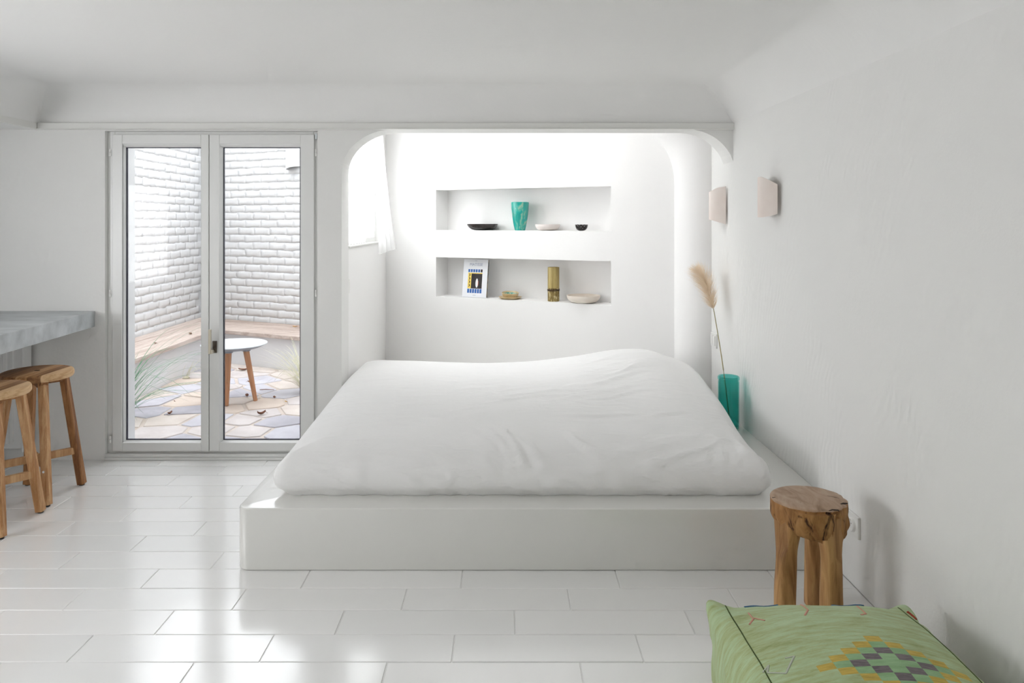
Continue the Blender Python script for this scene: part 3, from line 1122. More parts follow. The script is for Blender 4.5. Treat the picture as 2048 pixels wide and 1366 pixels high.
def smooth_curve(kv, n):
    """Catmull-Rom through key tuples"""
    res = []
    K = [kv[0]] + list(kv) + [kv[-1]]
    for i in range(n):
        t_ = i / (n - 1) * (len(kv) - 1)
        k = min(int(t_), len(kv) - 2)
        f_ = t_ - k
        p0_, p1_, p2_, p3_ = K[k], K[k + 1], K[k + 2], K[k + 3]
        res.append(tuple(0.5 * (2 * b + (c - a) * f_ + (2 * a - 5 * b + 4 * c - d) * f_ ** 2 + (3 * b - a - 3 * c + d) * f_ ** 3)
                         for a, b, c, d in zip(p0_, p1_, p2_, p3_)))
    return res


def sconce(label, keys, edge_keys):
    base = thing('wall_lamp', (XR, sum(k[1] for k in keys) / len(keys), min(k[2] for k in keys)), label, 'wall lamp', 'folded clay wall lamps')
    c = smooth_curve(keys, 26)
    sh = obj('lamp_shade', sheet([(p[0], p[1]) for p in c], [p[2] for p in c], [p[3] for p in c], 0.005), 'sconce_clay', base, smooth='auto')
    ymid = sum(k[1] for k in keys) / len(keys)
    zm = sum(k[2] + k[3] for k in keys) / len(keys) / 2
    obj('back_plate', MB().box((XR - 0.006, ymid - 0.02, zm - 0.055), (XR, ymid + 0.03, zm + 0.045)), 'copper_edge', base, bevel=0.002)
    obj('lamp_holder', MB().tube([(XR - 0.03, ymid, zm - 0.03), (XR - 0.03, ymid, zm + 0.015)], 0.011, 14).tube(
        [(XR - 0.03, ymid, zm), (XR - 0.005, ymid, zm)], 0.006, 10), 'plastic_white', base, smooth='auto')
    return base


# far lamp: sharp fold, near edge long; near lamp: soft fold, near edge short
sconce('folded clay wall lamp beside the alcove pier', [(1.318, 4.236, 1.372, 1.597), (1.272, 4.262, 1.388, 1.590), (1.243, 4.30, 1.400, 1.566),
                                                        (1.262, 4.35, 1.398, 1.575), (1.318, 4.41, 1.392, 1.592)], None)
sconce('folded clay wall lamp nearer the camera on the right wall', [(1.309, 3.408, 1.424, 1.565), (1.285, 3.43, 1.414, 1.583), (1.255, 3.475, 1.408, 1.606),
                                                                     (1.262, 3.53, 1.41, 1.60), (1.32, 3.575, 1.42, 1.59)], None)

# ------------------------------------------------------------------ glass vase with plume grass
VX, VY = 1.236, 3.925
jar = thing('glass_vase', (VX, VY, PZ), 'tall teal glass vase between mattress and right wall', 'vase')
rr = 0.056
pr = [(0, 0.0), (rr - 0.004, 0.0), (rr, 0.005), (rr, 0.255), (rr - 0.002, 0.262), (rr - 0.002, 0.266), (rr + 0.002, 0.270), (rr + 0.002, 0.282), (rr - 0.001, 0.286),
      (rr - 0.007, 0.283), (rr - 0.008, 0.27), (rr - 0.006, 0.26), (rr - 0.005, 0.25), (rr - 0.005, 0.014), (0, 0.010)]
obj('glass_body', MB().lathe(pr, 40), 'teal_glass', jar, local=True, smooth='auto')

plume = thing('plume_grass', (VX, VY, PZ), 'single dried cream plume grass stem standing in the teal vase', 'dried grass')
pts = [Vector((VX + 0.03, VY - 0.025, PZ + 0.013))]
key = [at(1449, 757, 3.95), at(1441, 700, 4.05), at(1431, 640, 4.16), at(1427, 618, 4.2)]
head = [at(1427, 618, 4.2), at(1419, 590, 4.24), at(1408, 562, 4.28), at(1394, 540, 4.32)]
st = smooth_curve([tuple(p) for p in [Vector((VX + 0.0, VY - 0.03, PZ + 0.014))] + key + head[1:]], 34)
obj('stem', MB().tube(st, [0.0036 - 0.0024 * i / 33 for i in range(34)], 7), 'stem', plume, smooth=True)
hp = smooth_curve([tuple(p) for p in head], 40)
m = MB()
rg = random.Random(5)
for i in range(1100):
    k = rg.random()
    p = Vector(hp[min(39, int(k * 39))])
    d = (Vector(hp[min(39, int(k * 39) + 1)]) - Vector(hp[max(0, int(k * 39) - 1)])).normalized()
    env = math.sin(PI * min(1.0, 0.12 + 0.8 * k)) ** 0.7
    side = Vector((rg.gauss(0, 1), rg.gauss(0, 1), rg.gauss(0, 1)))
    side = (side - d * side.dot(d)).normalized()
    L_ = (0.05 + 0.055 * rg.random()) * env
    q0, q1 = p, p + d * L_ * 0.6 + side * L_ * 0.55
    q2 = p + d * L_ * 1.05 + side * L_ * 0.92 + Vector((0, 0, -0.008 * rg.random())) + Vector((-0.008 * rg.random(), 0, 0))
    wv = d.cross(side) * (0.0011)
    m.add([q0 - wv * 0.6, q0 + wv * 0.6, q1 + wv, q1 - wv, q2], [(0, 1, 2, 3), (3, 2, 4)])
obj('plume', m, 'pampas', plume, recalc=False)

# ------------------------------------------------------------------ things in the niches
def niche(u, d, z):
    """point d behind the rear wall face whose sight line passes column u"""
    k_ = (u - CU) / F
    s = (k_ * (P0[1] + NY * d) - P0[0] - NX * d) / (TX - k_ * TY)
    return rear(s, d, z)


ZU, ZL = zz[3], zz[1]


def vessel(name, u, d, z, label, cat, prof_px, mat_, v0, n=40, wob=None):
    """profile given in photo pixels (radius, height)"""
    p = niche(u, d, z)
    sc_ = p.y / F
    t_ = thing(name, p, label, cat)
    pr_ = [(r * sc_, h * sc_) for r, h in prof_px]
    return t_, sc_, pr_


def bowl_profile(R_, hgt, foot, th, curve=2.0, n=9):
    outp = [(0, 0), (foot, 0)]
    for i in range(1, n + 1):
        f_ = i / n
        outp.append((foot + (R_ - foot) * math.sqrt(1 - (1 - f_) ** curve), hgt * f_))
    inn = []
    for i in range(n, 0, -1):
        f_ = i / n
        inn.append((max(0.5, foot + (R_ - foot) * math.sqrt(1 - (1 - f_) ** curve) - th), hgt * f_ + (0 if i == n else th * (1 - f_))))
    return outp + inn + [(0, th)]


t_, s_, pr = vessel('wide_bowl', 965, 0.085, ZU, 'wide shallow black glazed bowl on the upper shelf', 'bowl', bowl_profile(31, 12.6, 13, 1.6, 1.7), 0, 0)
obj('bowl_body', MB().lathe(pr, 48), 'black_glaze', t_, local=True, smooth='auto')
t_, s_, pr = vessel('tall_vase', 1040, 0.085, ZU, 'tall tapered vase with streaked turquoise glaze', 'vase',
                    [(0, 0), (10.3, 0), (10.8, 1), (13.5, 14), (15.8, 28), (17.4, 42), (18, 53), (17.9, 56), (17.2, 56.6), (16.4, 55), (15, 40), (12, 20), (9, 4), (0, 3)], 0, 0)
obj('vase_body', MB().lathe(pr, 48), 'teal_glaze', t_, local=True, smooth='auto')
t_, s_, pr = vessel('shallow_dish', 1095, 0.085, ZU, 'shallow pale pink dish beside the turquoise vase', 'dish', bowl_profile(25, 12.4, 11, 1.4, 2.1), 0, 0)
obj('dish_body', MB().lathe(pr, 48, wob=lambda a, z: 1 + 0.015 * math.sin(3 * a + 1)), 'pink_bisque', t_, local=True, smooth='auto')
t_, s_, pr = vessel('small_bowl', 1163, 0.085, ZU, 'small round black bowl with white flecks', 'bowl', bowl_profile(12.8, 12.4, 4, 1.0, 2.0), 0, 0)
b_ = obj('bowl_body', MB().lathe(pr, 36), 'black_glaze', t_, local=True, smooth='auto')
m = MB()
for a, h in ((-2.3, 0.75), (-2.0, 0.9), (-1.75, 0.6), (-1.5, 0.9), (-1.45, 0.35), (-1.2, 0.7), (-0.95, 0.9), (-2.6, 0.9)):
    f_ = h
    R_ = (4 + 8.8 * math.sqrt(1 - (1 - f_) ** 2.0)) * s_ + 0.0004
    c = Vector((R_ * math.cos(a), R_ * math.sin(a), 12.4 * s_ * h))
    tn = Vector((-math.sin(a), math.cos(a), 0)) * 0.0017
    up = Vector((math.cos(a) * 0.0012, math.sin(a) * 0.0012, 0.004))
    m.add([c - tn, c + tn, c + tn + up, c - tn + up], [(0, 1, 2, 3)])
obj('fleck', m, 'white_fleck', b_, local=True, recalc=False)

# lower niche: stacked dishes, bamboo tube, cream bowl
t_, s_, pr = vessel('oval_saucer', 1020.5, 0.075, ZL, 'thin oval ochre saucer under a small patterned dish', 'saucer',
                    [(0, 0), (15, 0), (20, 2.2), (22.5, 4.6), (22, 5.0), (15, 3.2), (0, 2.6)], 0, 0)
obj('saucer_body', MB().lathe(pr, 40, wob=lambda a, z: 1 + 0.03 * math.cos(2 * a)), 'ochre_glaze', t_, local=True, smooth='auto')
p_s = t_.location.copy()
p_s.z += 3.4 * s_
p_s.z += 0.004
t_ = thing('patterned_dish', p_s, 'small ochre dish with turquoise wave pattern, stacked on the oval saucer', 'dish')
t_.rotation_euler = (0.10, 0.02, 0)
pr = [(r * s_, h * s_) for r, h in [(0, 0), (13.5, 0), (16.2, 3.5), (17, 8.6), (16.2, 8.8), (14.5, 6.5)]]
obj('dish_body', MB().lathe(pr, 40), 'ochre_glaze', t_, local=True, smooth='auto')
pr = [(r * s_, h * s_) for r, h in [(14.6, 6.45), (12.5, 3.0), (0, 2.4)]]
obj('dish_inside', MB().lathe(pr, 40), 'teal_wave', t_, local=True, smooth='auto')
t_, s_, pr = vessel('bamboo_tube', 1107, 0.075, ZL, 'upright olive bamboo tube tied with dark twine', 'tube',
                    [(0, 26.5), (11.7, 26.5), (11.6, 67), (11.2, 68), (9.8, 68), (9.8, 40), (0, 40)], 0, 0)
bt = obj('tube_body', MB().lathe(pr, 36), 'bamboo', t_, local=True, smooth='auto')
obj('carved_foot', MB().lathe([(r * s_, h * s_) for r, h in [(0, 0), (11.3, 0), (11.7, 1), (11.7, 20), (11.75, 26.5), (0, 26.5)]], 36), 'bamboo_carved', t_, local=True, smooth='auto')
m = MB()
for dz in (21.2, 22.6, 24.0):
    m.tube([(11.9 * s_ * math.cos(2 * PI * i / 28), 11.9 * s_ * math.sin(2 * PI * i / 28), dz * s_ + 0.0012 * math.sin(2 * PI * i / 14 + dz)) for i in range(29)], 0.0022, 6)
obj('twine', m, 'twine', t_, local=True, smooth=True)
t_, s_, pr = vessel('oval_bowl', 1167, 0.07, ZL, 'low cream bowl with a brown inner speckle, right end of the lower shelf', 'bowl', bowl_profile(33, 15, 17, 1.7, 2.0), 0, 0)
bw = obj('bowl_body', MB().lathe(pr, 48, wob=lambda a, z: 1 + 0.02 * math.cos(2 * a + 0.5)), 'cream_bisque', t_, local=True, smooth='auto')
for a, rr_ in ((1.2, 24), (1.5, 25), (1.0, 25.5)):
    obj('speckle', MB().lathe([(0, 0.0002), (0.0022, 0)], 8, (rr_ * s_ * math.cos(a), rr_ * s_ * math.sin(a), 8.9 * s_)), 'fissure', bw, local=True)

# art book leaning on the niche back
BW, BH, BT = 0.212, 0.298, 0.022
bk = thing('art_book', niche(949, 0.055, ZL), 'white art book with a framed colour cover leaning in the lower niche', 'book', rotz=-TH)
lean = 0.135
RX = Matrix.Rotation(-lean, 4, 'X')


def bookpart(name, m, mat_, parent, bev=0.0):
    for i, v in enumerate(m.v):
        m.v[i] = RX @ v
    return obj(name, m, mat_, parent, local=True, bevel=bev)


cv = bookpart('cover', MB().box((-BW / 2, -BT / 2, 0.0005), (BW / 2, -BT / 2 + 0.003, BH)), 'book_cover', bk)
bookpart('back_cover', MB().box((-BW / 2, BT / 2 - 0.003, 0.0005), (BW / 2, BT / 2, BH)), 'book_cover', bk)
bookpart('page_block', MB().box((-BW / 2 + 0.004, -BT / 2 + 0.003, 0.004), (BW / 2 - 0.003, BT / 2 - 0.003, BH - 0.004)), 'page_edge', bk)
bookpart('fore_edge', MB().box((BW / 2 - 0.003, -BT / 2 + 0.0035, 0.003), (BW / 2 - 0.001, BT / 2 - 0.0035, BH - 0.003)), 'book_spine', bk)
yf = -BT / 2


def inkbox(x0, z0, x1, z1, mat_, nm, lift=0.0004):
    return bookpart(nm, MB().box((x0, yf - lift, z0), (x1, yf + 0.0002, z1)), mat_, cv)


bx0, bx1 = -0.062, 0.062
for i in range(6):
    inkbox(bx0 + i * 0.0215, 0.196, bx0 + i * 0.0215 + 0.0165, 0.219, 'ink_blue' if i < 5 else 'ink_black', 'printed_stripe')
    inkbox(bx0 + i * 0.0215, 0.034, bx0 + i * 0.0215 + 0.0165, 0.066, 'ink_blue', 'printed_stripe')
inkbox(bx0, 0.069, bx1, 0.192, 'ink_yellow', 'printed_panel')
inkbox(bx0 + 0.030, 0.069, bx1, 0.185, 'ink_black', 'printed_panel', 0.0007)
for i in range(4):
    m = MB()
    z = 0.082 + i * 0.027
    m.add([Vector((x, yf - 0.0009, zq)) for x, zq in ((bx0 + 0.008, z), (bx0 + 0.014, z), (bx0 + 0.022, z + 0.011), (bx0 + 0.014, z + 0.022), (bx0 + 0.008, z + 0.022), (bx0 + 0.014, z + 0.011))],
          [(0, 1, 2, 5), (5, 2, 3, 4)])
    bookpart('printed_mark', m, 'ink_black', cv)
m = MB()                                              # plain pale stand-in shape
m.prism([(0.018 + 0.011 * math.cos(2 * PI * i / 20), 0.112 + 0.036 * math.sin(2 * PI * i / 20)) for i in range(20)], yf - 0.0011, yf - 0.0008, 'XZ')
bookpart('printed_shape', m, 'ink_white', cv)
inkbox(0.027, 0.093, 0.031, 0.128, 'ink_orange', 'printed_shape', 0.0011)


def lettering(txt, size, x, z, mat_, parent):
    cu = bpy.data.curves.new('lettering', 'FONT')
    cu.body = txt
    cu.size = size
    cu.align_x = 'CENTER'
    cu.extrude = 0.0002
    cu.resolution_u = 3
    tmp = bpy.data.objects.new('tmp_text', cu)
    COL.objects.link(tmp)
    dg = bpy.context.evaluated_depsgraph_get()
    me = bpy.data.meshes.new_from_object(tmp.evaluated_get(dg))
    bpy.data.objects.remove(tmp)
    bpy.data.curves.remove(cu)
    me.transform(RX @ Matrix.Translation((x, yf - 0.0006, z)) @ Matrix.Rotation(PI / 2, 4, 'X'))
    me.materials.clear()
    me.materials.append(MAT[mat_])
    o = bpy.data.objects.new('lettering', me)
    COL.objects.link(o)
    o.parent = parent
    return o


lettering('MATISSE', 0.031, 0.004, 0.246, 'ink_grey', cv)
inkbox(-0.014, 0.0165, 0.014, 0.019, 'ink_grey', 'printed_line')
inkbox(-0.008, 0.284, 0.010, 0.2862, 'ink_grey', 'printed_line')

# ------------------------------------------------------------------ root-wood stool
SX, SY, SH = 1.054, 2.465, 0.427
stl = thing('root_stool', (SX, SY, 0), 'rough brown root-wood stool with three stout legs beside the socket', 'stool')
LEGS = [(-0.098, -0.04, -0.088, -0.03), (0.04, -0.092, 0.038, -0.08), (0.062, 0.105, 0.05, 0.075)]   # foot x, y; head x, y


def body_r(a, z):
    # slightly oval lump, carved under, with fissures
    r = 0.124 + 0.006 * math.cos(2 * a - 0.5)
    f_ = (SH - z) / 0.115
    flute = abs(fbm((math.cos(a) * 3.2, math.sin(a) * 3.2, z * 6), 3))
    dirx = math.cos(a + 0.95)                        # lumpier towards the camera's right
    r -= (0.012 + 0.010 * dirx) * flute * 2.0 * min(1, 0.35 + f_)
    r -= 0.030 * sstep((f_ - 0.35) / 0.65) ** 1.5 * (1 - 0.55 * max(0.0, math.cos(a + 0.9)))
    r += 0.006 * math.sin(PI * min(f_, 1.0)) * max(0.0, math.cos(a + 0.9))
    return r


m = MB()
na, nz_ = 72, 16
for k in range(nz_ + 1):
    z = SH - 0.004 - 0.092 * k / nz_
    for i in range(na):
        a = 2 * PI * i / na
        r = body_r(a, z)
        zz_ = z - (0.030 * max(0.0, math.cos(a + 0.75)) ** 2 + 0.004) * (k / nz_)
        m.v.append(Vector((r * math.cos(a), r * math.sin(a), zz_)))
for k in range(nz_):
    for i in range(na):
        j = (i + 1) % na
        m.f.append((k * na + i, (k + 1) * na + i, (k + 1) * na + j, k * na + j))
c0 = len(m.v)
m.v.append(Vector((0, 0, SH - 0.10)))
for i in range(na):
    m.f.append((nz_ * na + i, c0, nz_ * na + (i + 1) % na))
obj('root_body', m, 'teak_root', stl, local=True, smooth=True)
m = MB()
m.lathe([(0.0, SH), (0.06, SH + 0.0005), (0.110, SH)], 72)
c0 = len(m.v) - 72
k0 = len(m.v)
for i in range(72):
    a = 2 * PI * i / 72
    r = body_r(a, SH)
    m.v.append(Vector(((r - 0.003) * math.cos(a), (r - 0.003) * math.sin(a), SH - 0.0008)))
for i in range(72):
    a = 2 * PI * i / 72
    r = body_r(a, SH) + 0.0006
    m.v.append(Vector((r * math.cos(a), r * math.sin(a), SH - 0.005)))
for i in range(72):
    j = (i + 1) % 72
    m.f.append((c0 + i, c0 + j, k0 + j, k0 + i))
    m.f.append((k0 + i, k0 + j, k0 + 72 + j, k0 + 72 + i))
tp = obj('seat_top', m, 'teak_top', stl, local=True, smooth=True)
for pts_, w_ in (([(0.02, -0.112), (0.035, -0.104), (0.052, -0.108), (0.05, -0.118)], 0.004),
                 ([(0.06, 0.03), (0.075, 0.012), (0.095, 0.0), (0.105, -0.012)], 0.0028),
                 ([(-0.062, -0.045), (-0.045, -0.042), (-0.03, -0.047)], 0.003),
                 ([(0.084, -0.058), (0.098, -0.052), (0.112, -0.05)], 0.007),
                 ([(-0.126, 0.0), (-0.115, 0.002)], 0.005),
                 ([(0.0, -0.02), (0.018, -0.03), (0.035, -0.026)], 0.0012)):
    obj('crack', MB().tube([(x, y, SH - 0.0004) for x, y in pts_], [w_ * 0.5] + [w_] * (len(pts_) - 2) + [w_ * 0.4], 6, flat=0.35), 'fissure', tp, local=True)
# overlapping flap of root wood at the front left
m = MB()
for k in range(7):
    f_ = k / 6
    a0, a1 = -2.35 + 0.55 * f_, -1.2
    z = SH - 0.012 - 0.085 * f_
    for i in range(13):
        a = a0 + (a1 - a0) * i / 12
        r = 0.1245 - 0.010 * f_ + 0.004 * math.sin(PI * i / 12) - 0.004 * (i == 12)
        m.v.append(Vector((r * math.cos(a), r * math.sin(a), z)))
nfl = len(m.v)
for v in m.v[:nfl]:
    m.v.append(Vector((v.x * 0.86, v.y * 0.86, v.z)))
for k in range(6):
    for i in range(12):
        a = k * 13 + i
        m.f.append((a, a + 13, a + 14, a + 1))
        m.f.append((a + nfl, a + nfl + 1, a + nfl + 14, a + nfl + 13))
for i in range(12):
    for k in (0, 6):
        a = k * 13 + i
        m.f.append((a, a + 1, a + 1 + nfl, a + nfl))
for k in range(6):
    for i in (0, 12):
        a = k * 13 + i
        m.f.append((a, a + 13, a + 13 + nfl, a + nfl))
obj('root_flap', m, 'teak_root', stl, local=True, smooth='auto', angle=0.9)
for li, (fx, fy, hx_, hy_) in enumerate(LEGS):
    m = MB()
    n_, lv = 18, 16
    for k in range(lv + 1):
        f_ = k / lv
        z = f_ * (SH - 0.03)
        cx = fx + (hx_ - fx) * f_
        cy_ = fy + (hy_ - fy) * f_
        r0 = 0.0325 + 0.003 * (1 - f_) + 0.020 * sstep((f_ - 0.62) / 0.38)
        if li == 2:
            r0 *= 0.85
        for i in range(n_):
            a = 2 * PI * i / n_
            q = (abs(math.cos(a)) ** 3.2 + abs(math.sin(a)) ** 3.2) ** (-1 / 3.2)      # squarish, hewn section
            r = r0 * q * (1 + 0.10 * fbm((math.cos(a) * 1.3 + li * 3, math.sin(a) * 1.3, z * 5), 2))
            x, y = cx + r * 0.95 * math.cos(a), cy_ + r * 0.95 * math.sin(a)
            lim = 0.119
            L_ = math.hypot(x, y)
            if f_ > 0.66 and L_ > lim:
                x, y = x * lim / L_, y * lim / L_
            m.v.append(Vector((x, y, z)))
    for k in range(lv):
        for i in range(n_):
            j = (i + 1) % n_
            m.f.append((k * n_ + i, k * n_ + j, (k + 1) * n_ + j, (k + 1) * n_ + i))
    m.f.append(tuple(reversed(range(n_))))
    m.f.append(tuple(range(lv * n_, lv * n_ + n_)))
    obj('leg', m, 'teak', stl, local=True, smooth='auto', angle=0.9)

# ------------------------------------------------------------------ green kilim floor cushion
CX, CY = 0.905, 1.785
t = NT('kilim').set(0.9, 0.1, sheen=0.15)
streak = t.noise(6.0, (1.6, 9.0, 0.9), detail=7, rough=0.75, dist=0.0)
base = t.ramp(streak, [(0.28, hexc('8f9a64')), (0.45, hexc('adb988')), (0.58, hexc('b3c99f')), (0.75, hexc('ccd4ad'))])
sp = t.n('ShaderNodeSeparateXYZ')
t.link(t.tc.outputs['Object'], sp.inputs[0])
GX, GY, NN = 0.041, 0.0245, 4
xc, yc = 0.945 - CX, 1.823 - 4 * GY - CY
cxn = t.math('ABSOLUTE', t.math('ROUND', t.math('DIVIDE', t.math('SUBTRACT', sp.outputs['X'], xc), GX)))
cyn = t.math('ABSOLUTE', t.math('ROUND', t.math('DIVIDE', t.math('SUBTRACT', sp.outputs['Y'], yc), GY)))
dd = t.math('SUBTRACT', float(NN), t.math('ADD', cxn, cyn))
top = t.math('GREATER_THAN', sp.outputs['Z'], 0.2)


def eq(v):
    return t.math('MULTIPLY', t.math('COMPARE', dd, float(v), 0.2), top)


ins = t.math('MULTIPLY', t.math('GREATER_THAN', dd, -0.5), top)
fib = t.noise(70, (0.5, 3, 1), detail=2)
yel = t.ramp(fib, [(0.3, hexc('b59d48')), (0.7, hexc('d6b95c'))])
pur = t.ramp(fib, [(0.3, hexc('6b6366')), (0.7, hexc('867d7e'))])
grn = t.ramp(streak, [(0.3, hexc('7fa676')), (0.7, hexc('a4c697'))])
c = t.mix(ins, base, grn)
c = t.mix(eq(0), c, yel)
c = t.mix(eq(2), c, pur)
t.base(c)
b1 = t.bump(t.noise(26, (0.5, 4, 2), detail=4), 0.35, 0.004)
t.bump(t.noise(260, (0.5, 2, 1), detail=2), 0.3, 0.0012, b1)
MAT['kilim'] = t.m

cu = thing('floor_cushion', (CX, CY, 0), 'large green woven floor cushion with stepped yellow diamonds', 'cushion')
CA, CB, CC = 0.29, 0.33, 0.262
vs_, fs_ = rounded_grid_box(CA, CB, CC, 0.04, 0.0125)
m = MB()


def puff(p):
    x, y, z = p
    nx1, ny1 = x / CA, y / CB
    tz = z / CC
    dome = (1 - abs(nx1) ** 2.4) * (1 - abs(ny1) ** 2.4)
    z2 = z + max(0.0, tz - 0.4) * 0.085 * dome - 0.02 * sstep((tz - 0.5) * 2) * (1 - dome)
    bul = math.sin(PI * min(max(tz, 0), 1)) * 0.022
    x2 = x + bul * nx1 * (1 - abs(ny1) ** 3)
    y2 = y + bul * ny1 * (1 - abs(nx1) ** 3)
    ex = max(0.0, abs(nx1) - 0.78) / 0.22 * max(0.0, abs(ny1) - 0.78) / 0.22 * sstep((tz - 0.55) * 2.4)
    x2 += 0.03 * ex * (1 if x > 0 else -1)
    y2 += 0.045 * ex * (1 if y > 0 else -1)
    z2 += (0.05 if x < 0 else 0.022) * ex ** 1.5
    wr = fbm((x * 5 + 3, y * 5, z * 5), 3)
    z2 += 0.006 * wr * tz
    side = max(abs(nx1), abs(ny1))
    if side > 0.9:
        fold = (1 - abs(fbm((x * 9 + y * 4, y * 9, z * 6 + 2), 2))) ** 4
        x2 += 0.006 * fold * nx1
        y2 += 0.006 * fold * ny1
    return Vector((x2, y2, max(0.0, z2)))


m.v = [puff(p) for p in vs_]
m.f = fs_
body = obj('cushion_cover', m, 'kilim', cu, local=True, smooth=True)
bvh = BVHTree.FromPolygons([v.co.copy() for v in body.data.vertices], [tuple(p.vertices) for p in body.data.polygons])


def on_cushion(x, y):
    h = bvh.ray_cast(Vector((x, y, 1.0)), Vector((0, 0, -1)))
    return h[0] + h[1] * 0.0006 if h[0] is not None else Vector((x, y, CC))


def stitch(name, path, w_, mat_, dense=10):
    pts_ = []
    for a, b in zip(path, path[1:]):
        for i in range(dense):
            f_ = i / dense
            pts_.append(on_cushion(a[0] + (b[0] - a[0]) * f_, a[1] + (b[1] - a[1]) * f_))
    pts_.append(on_cushion(*path[-1]))
    obj(name, MB().tube(pts_, w_, 6, flat=0.5), mat_, body, local=True, smooth=True)


def px(u, v):
    """cushion-top position below a photo pixel"""
    z = 0.27
    for _ in range(3):
        p = floor_at(u, v, z)
        q = on_cushion(p.x - CX, p.y - CY)
        z = q.z
    return (p.x - CX, p.y - CY)


for path in ([(1497, 1226), (1507, 1238), (1499, 1249)], [(1507, 1236), (1530, 1241)],
             [(1600, 1206), (1616, 1222), (1610, 1232)], [(1714, 1211), (1732, 1231)], [(1732, 1231), (1722, 1233)]):
    stitch('embroidery', [px(*p) for p in path], 0.0028, 'thread_pink')
for path in ([(1526, 1343), (1538, 1330), (1535, 1344), (1572, 1347), (1589, 1313), (1570, 1317)],):
    stitch('embroidery', [px(*p) for p in path], 0.0026, 'thread_white')
stitch('embroidery', [(-0.2, 0.305), (-0.15, 0.312), (-0.1, 0.308)], 0.004, 'thread_blue')
stitch('embroidery', [(0.06, 0.312), (0.11, 0.308), (0.15, 0.302)], 0.004, 'thread_blue')
stitch('embroidery', [(0.268, 0.285), (0.280, 0.262)], 0.006, 'thread_red')
for sx in (-1, 1):
    path = [(sx * (CA - 0.035), y) for y in [CB - 0.02 - (2 * CB - 0.04) * i / 12 for i in range(13)]]
    stitch('seam', path, 0.0020, 'seam_green', 4)

# ------------------------------------------------------------------ the yard behind the glazed door
XY = -3.41


def yback(x):
    return 7.80 - 0.4825 * (x + 3.055)


TH2 = math.atan(0.4825)
tx2, ty2 = math.cos(TH2), -math.sin(TH2)
nx2, ny2 = math.sin(TH2), math.cos(TH2)
WH = 2.75
# ground
m = MB().box((XY - 0.2, YB - 0.1, -0.15), (-1.0, 8.2, -0.007))
yard = structure('floor_yard', m, 'yard_joint', 'pale crazy-paved yard floor outside the glazed door', 'paving')
# outer reveal and threshold of the door
m = MB().box((DX0 - 0.02, YB, 0), (-2.262, YB + 0.02, 2.0)).box((-1.15, YB, 0), (DX1 + 0.02, YB + 0.02, 2.0))
m.box((DX0, fy1, -0.02), (-2.262, YB, 2.0)).box((-1.15, fy1, -0.02), (DX1, YB, 2.0)).box((-2.262, fy1, -0.02), (-1.15, YB + 0.06, 0.02))
structure('trim_3', m, 'render_white', 'white masonry reveal outside the glazed door', 'trim')

# brick variants
BRM = []
rb = random.Random(3)
for q in range(6):
    L_, D_, Hh = 0.232 + rb.uniform(-0.003, 0.004), 0.05, 0.0800 + rb.uniform(-0.003, 0.002)
    bm = bmesh.new()
    nu, nv = 6, 3
    grid = []
    for j in range(nv + 1):
        row = []
        for i in range(nu + 1):
            u_, v_ = i / nu, j / nv
            edge = (0.55 if i in (0, nu) else 1.0) if 0 < j < nv else 0.0
            x = (u_ - 0.5) * L_ + rb.uniform(-0.004, 0.004)
            z = (v_ - 0.5) * Hh + rb.uniform(-0.0045, 0.0045)
            y = -(0.001 + 0.005 * edge) - rb.uniform(0, 0.006)
            row.append(bm.verts.new((x, y, z)))
        grid.append(row)
    for j in range(nv):
        for i in range(nu):
            bm.faces.new((grid[j][i], grid[j][i + 1], grid[j + 1][i + 1], grid[j + 1][i]))
    rim = grid[0] + [r[-1] for r in grid[1:]] + grid[-1][-2::-1] + [r[0] for r in grid[-2:0:-1]]
    back = [bm.verts.new((v.co.x * 1.04, 0.03, v.co.z * 1.1)) for v in rim]
    for i in range(len(rim)):
        j = (i + 1) % len(rim)
        bm.faces.new((rim[j], rim[i], back[i], back[j]))
    bmesh.ops.recalc_face_normals(bm, faces=bm.faces[:])
    me = bpy.data.meshes.new('brick')
    bm.to_mesh(me)
    bm.free()
    me.materials.append(MAT['brick_paint'])
    for p in me.polygons:
        p.use_smooth = True
    BRM.append(me)


def brick_wall(root, origin, dirx, length, z0, z1, rotz, vis):
    """bricks as children; those out of the photo's view are joined"""
    rest = MB()
    nrow = int((z1 - z0) / 0.0795)
    for r in range(nrow):
        z = z0 + 0.0795 * (r + 0.5)
        x = (0.0 if r % 2 else -0.112) + rb.uniform(-0.015, 0.015)
        while x < length:
            step = 0.2235 + rb.uniform(-0.006, 0.006)
            xc_ = x + step / 2
            x += step
            if xc_ < 0.04 or xc_ > length - 0.04:
                continue
            p = Vector((origin[0] + dirx[0] * xc_, origin[1] + dirx[1] * xc_, z + rb.uniform(-0.003, 0.003)))
            me = BRM[rb.randrange(len(BRM))]
            tilt = (rb.uniform(-0.02, 0.02), rb.uniform(-0.015, 0.015), rotz + rb.uniform(-0.015, 0.015))
            if vis(p):
                o = bpy.data.objects.new('brick', me)
                COL.objects.link(o)
                o.parent = root
                o.location = p - root.location
                o.rotation_euler = tilt
            else:
                M_ = Matrix.Translation(p) @ Matrix.Rotation(tilt[2], 4, 'Z')
                rest.add([M_ @ v.co for v in me.vertices], [tuple(f.vertices) for f in me.polygons])
    o = obj('brick_rows', rest, 'brick_paint', root, smooth=True)
    o['kind'] = 'stuff'


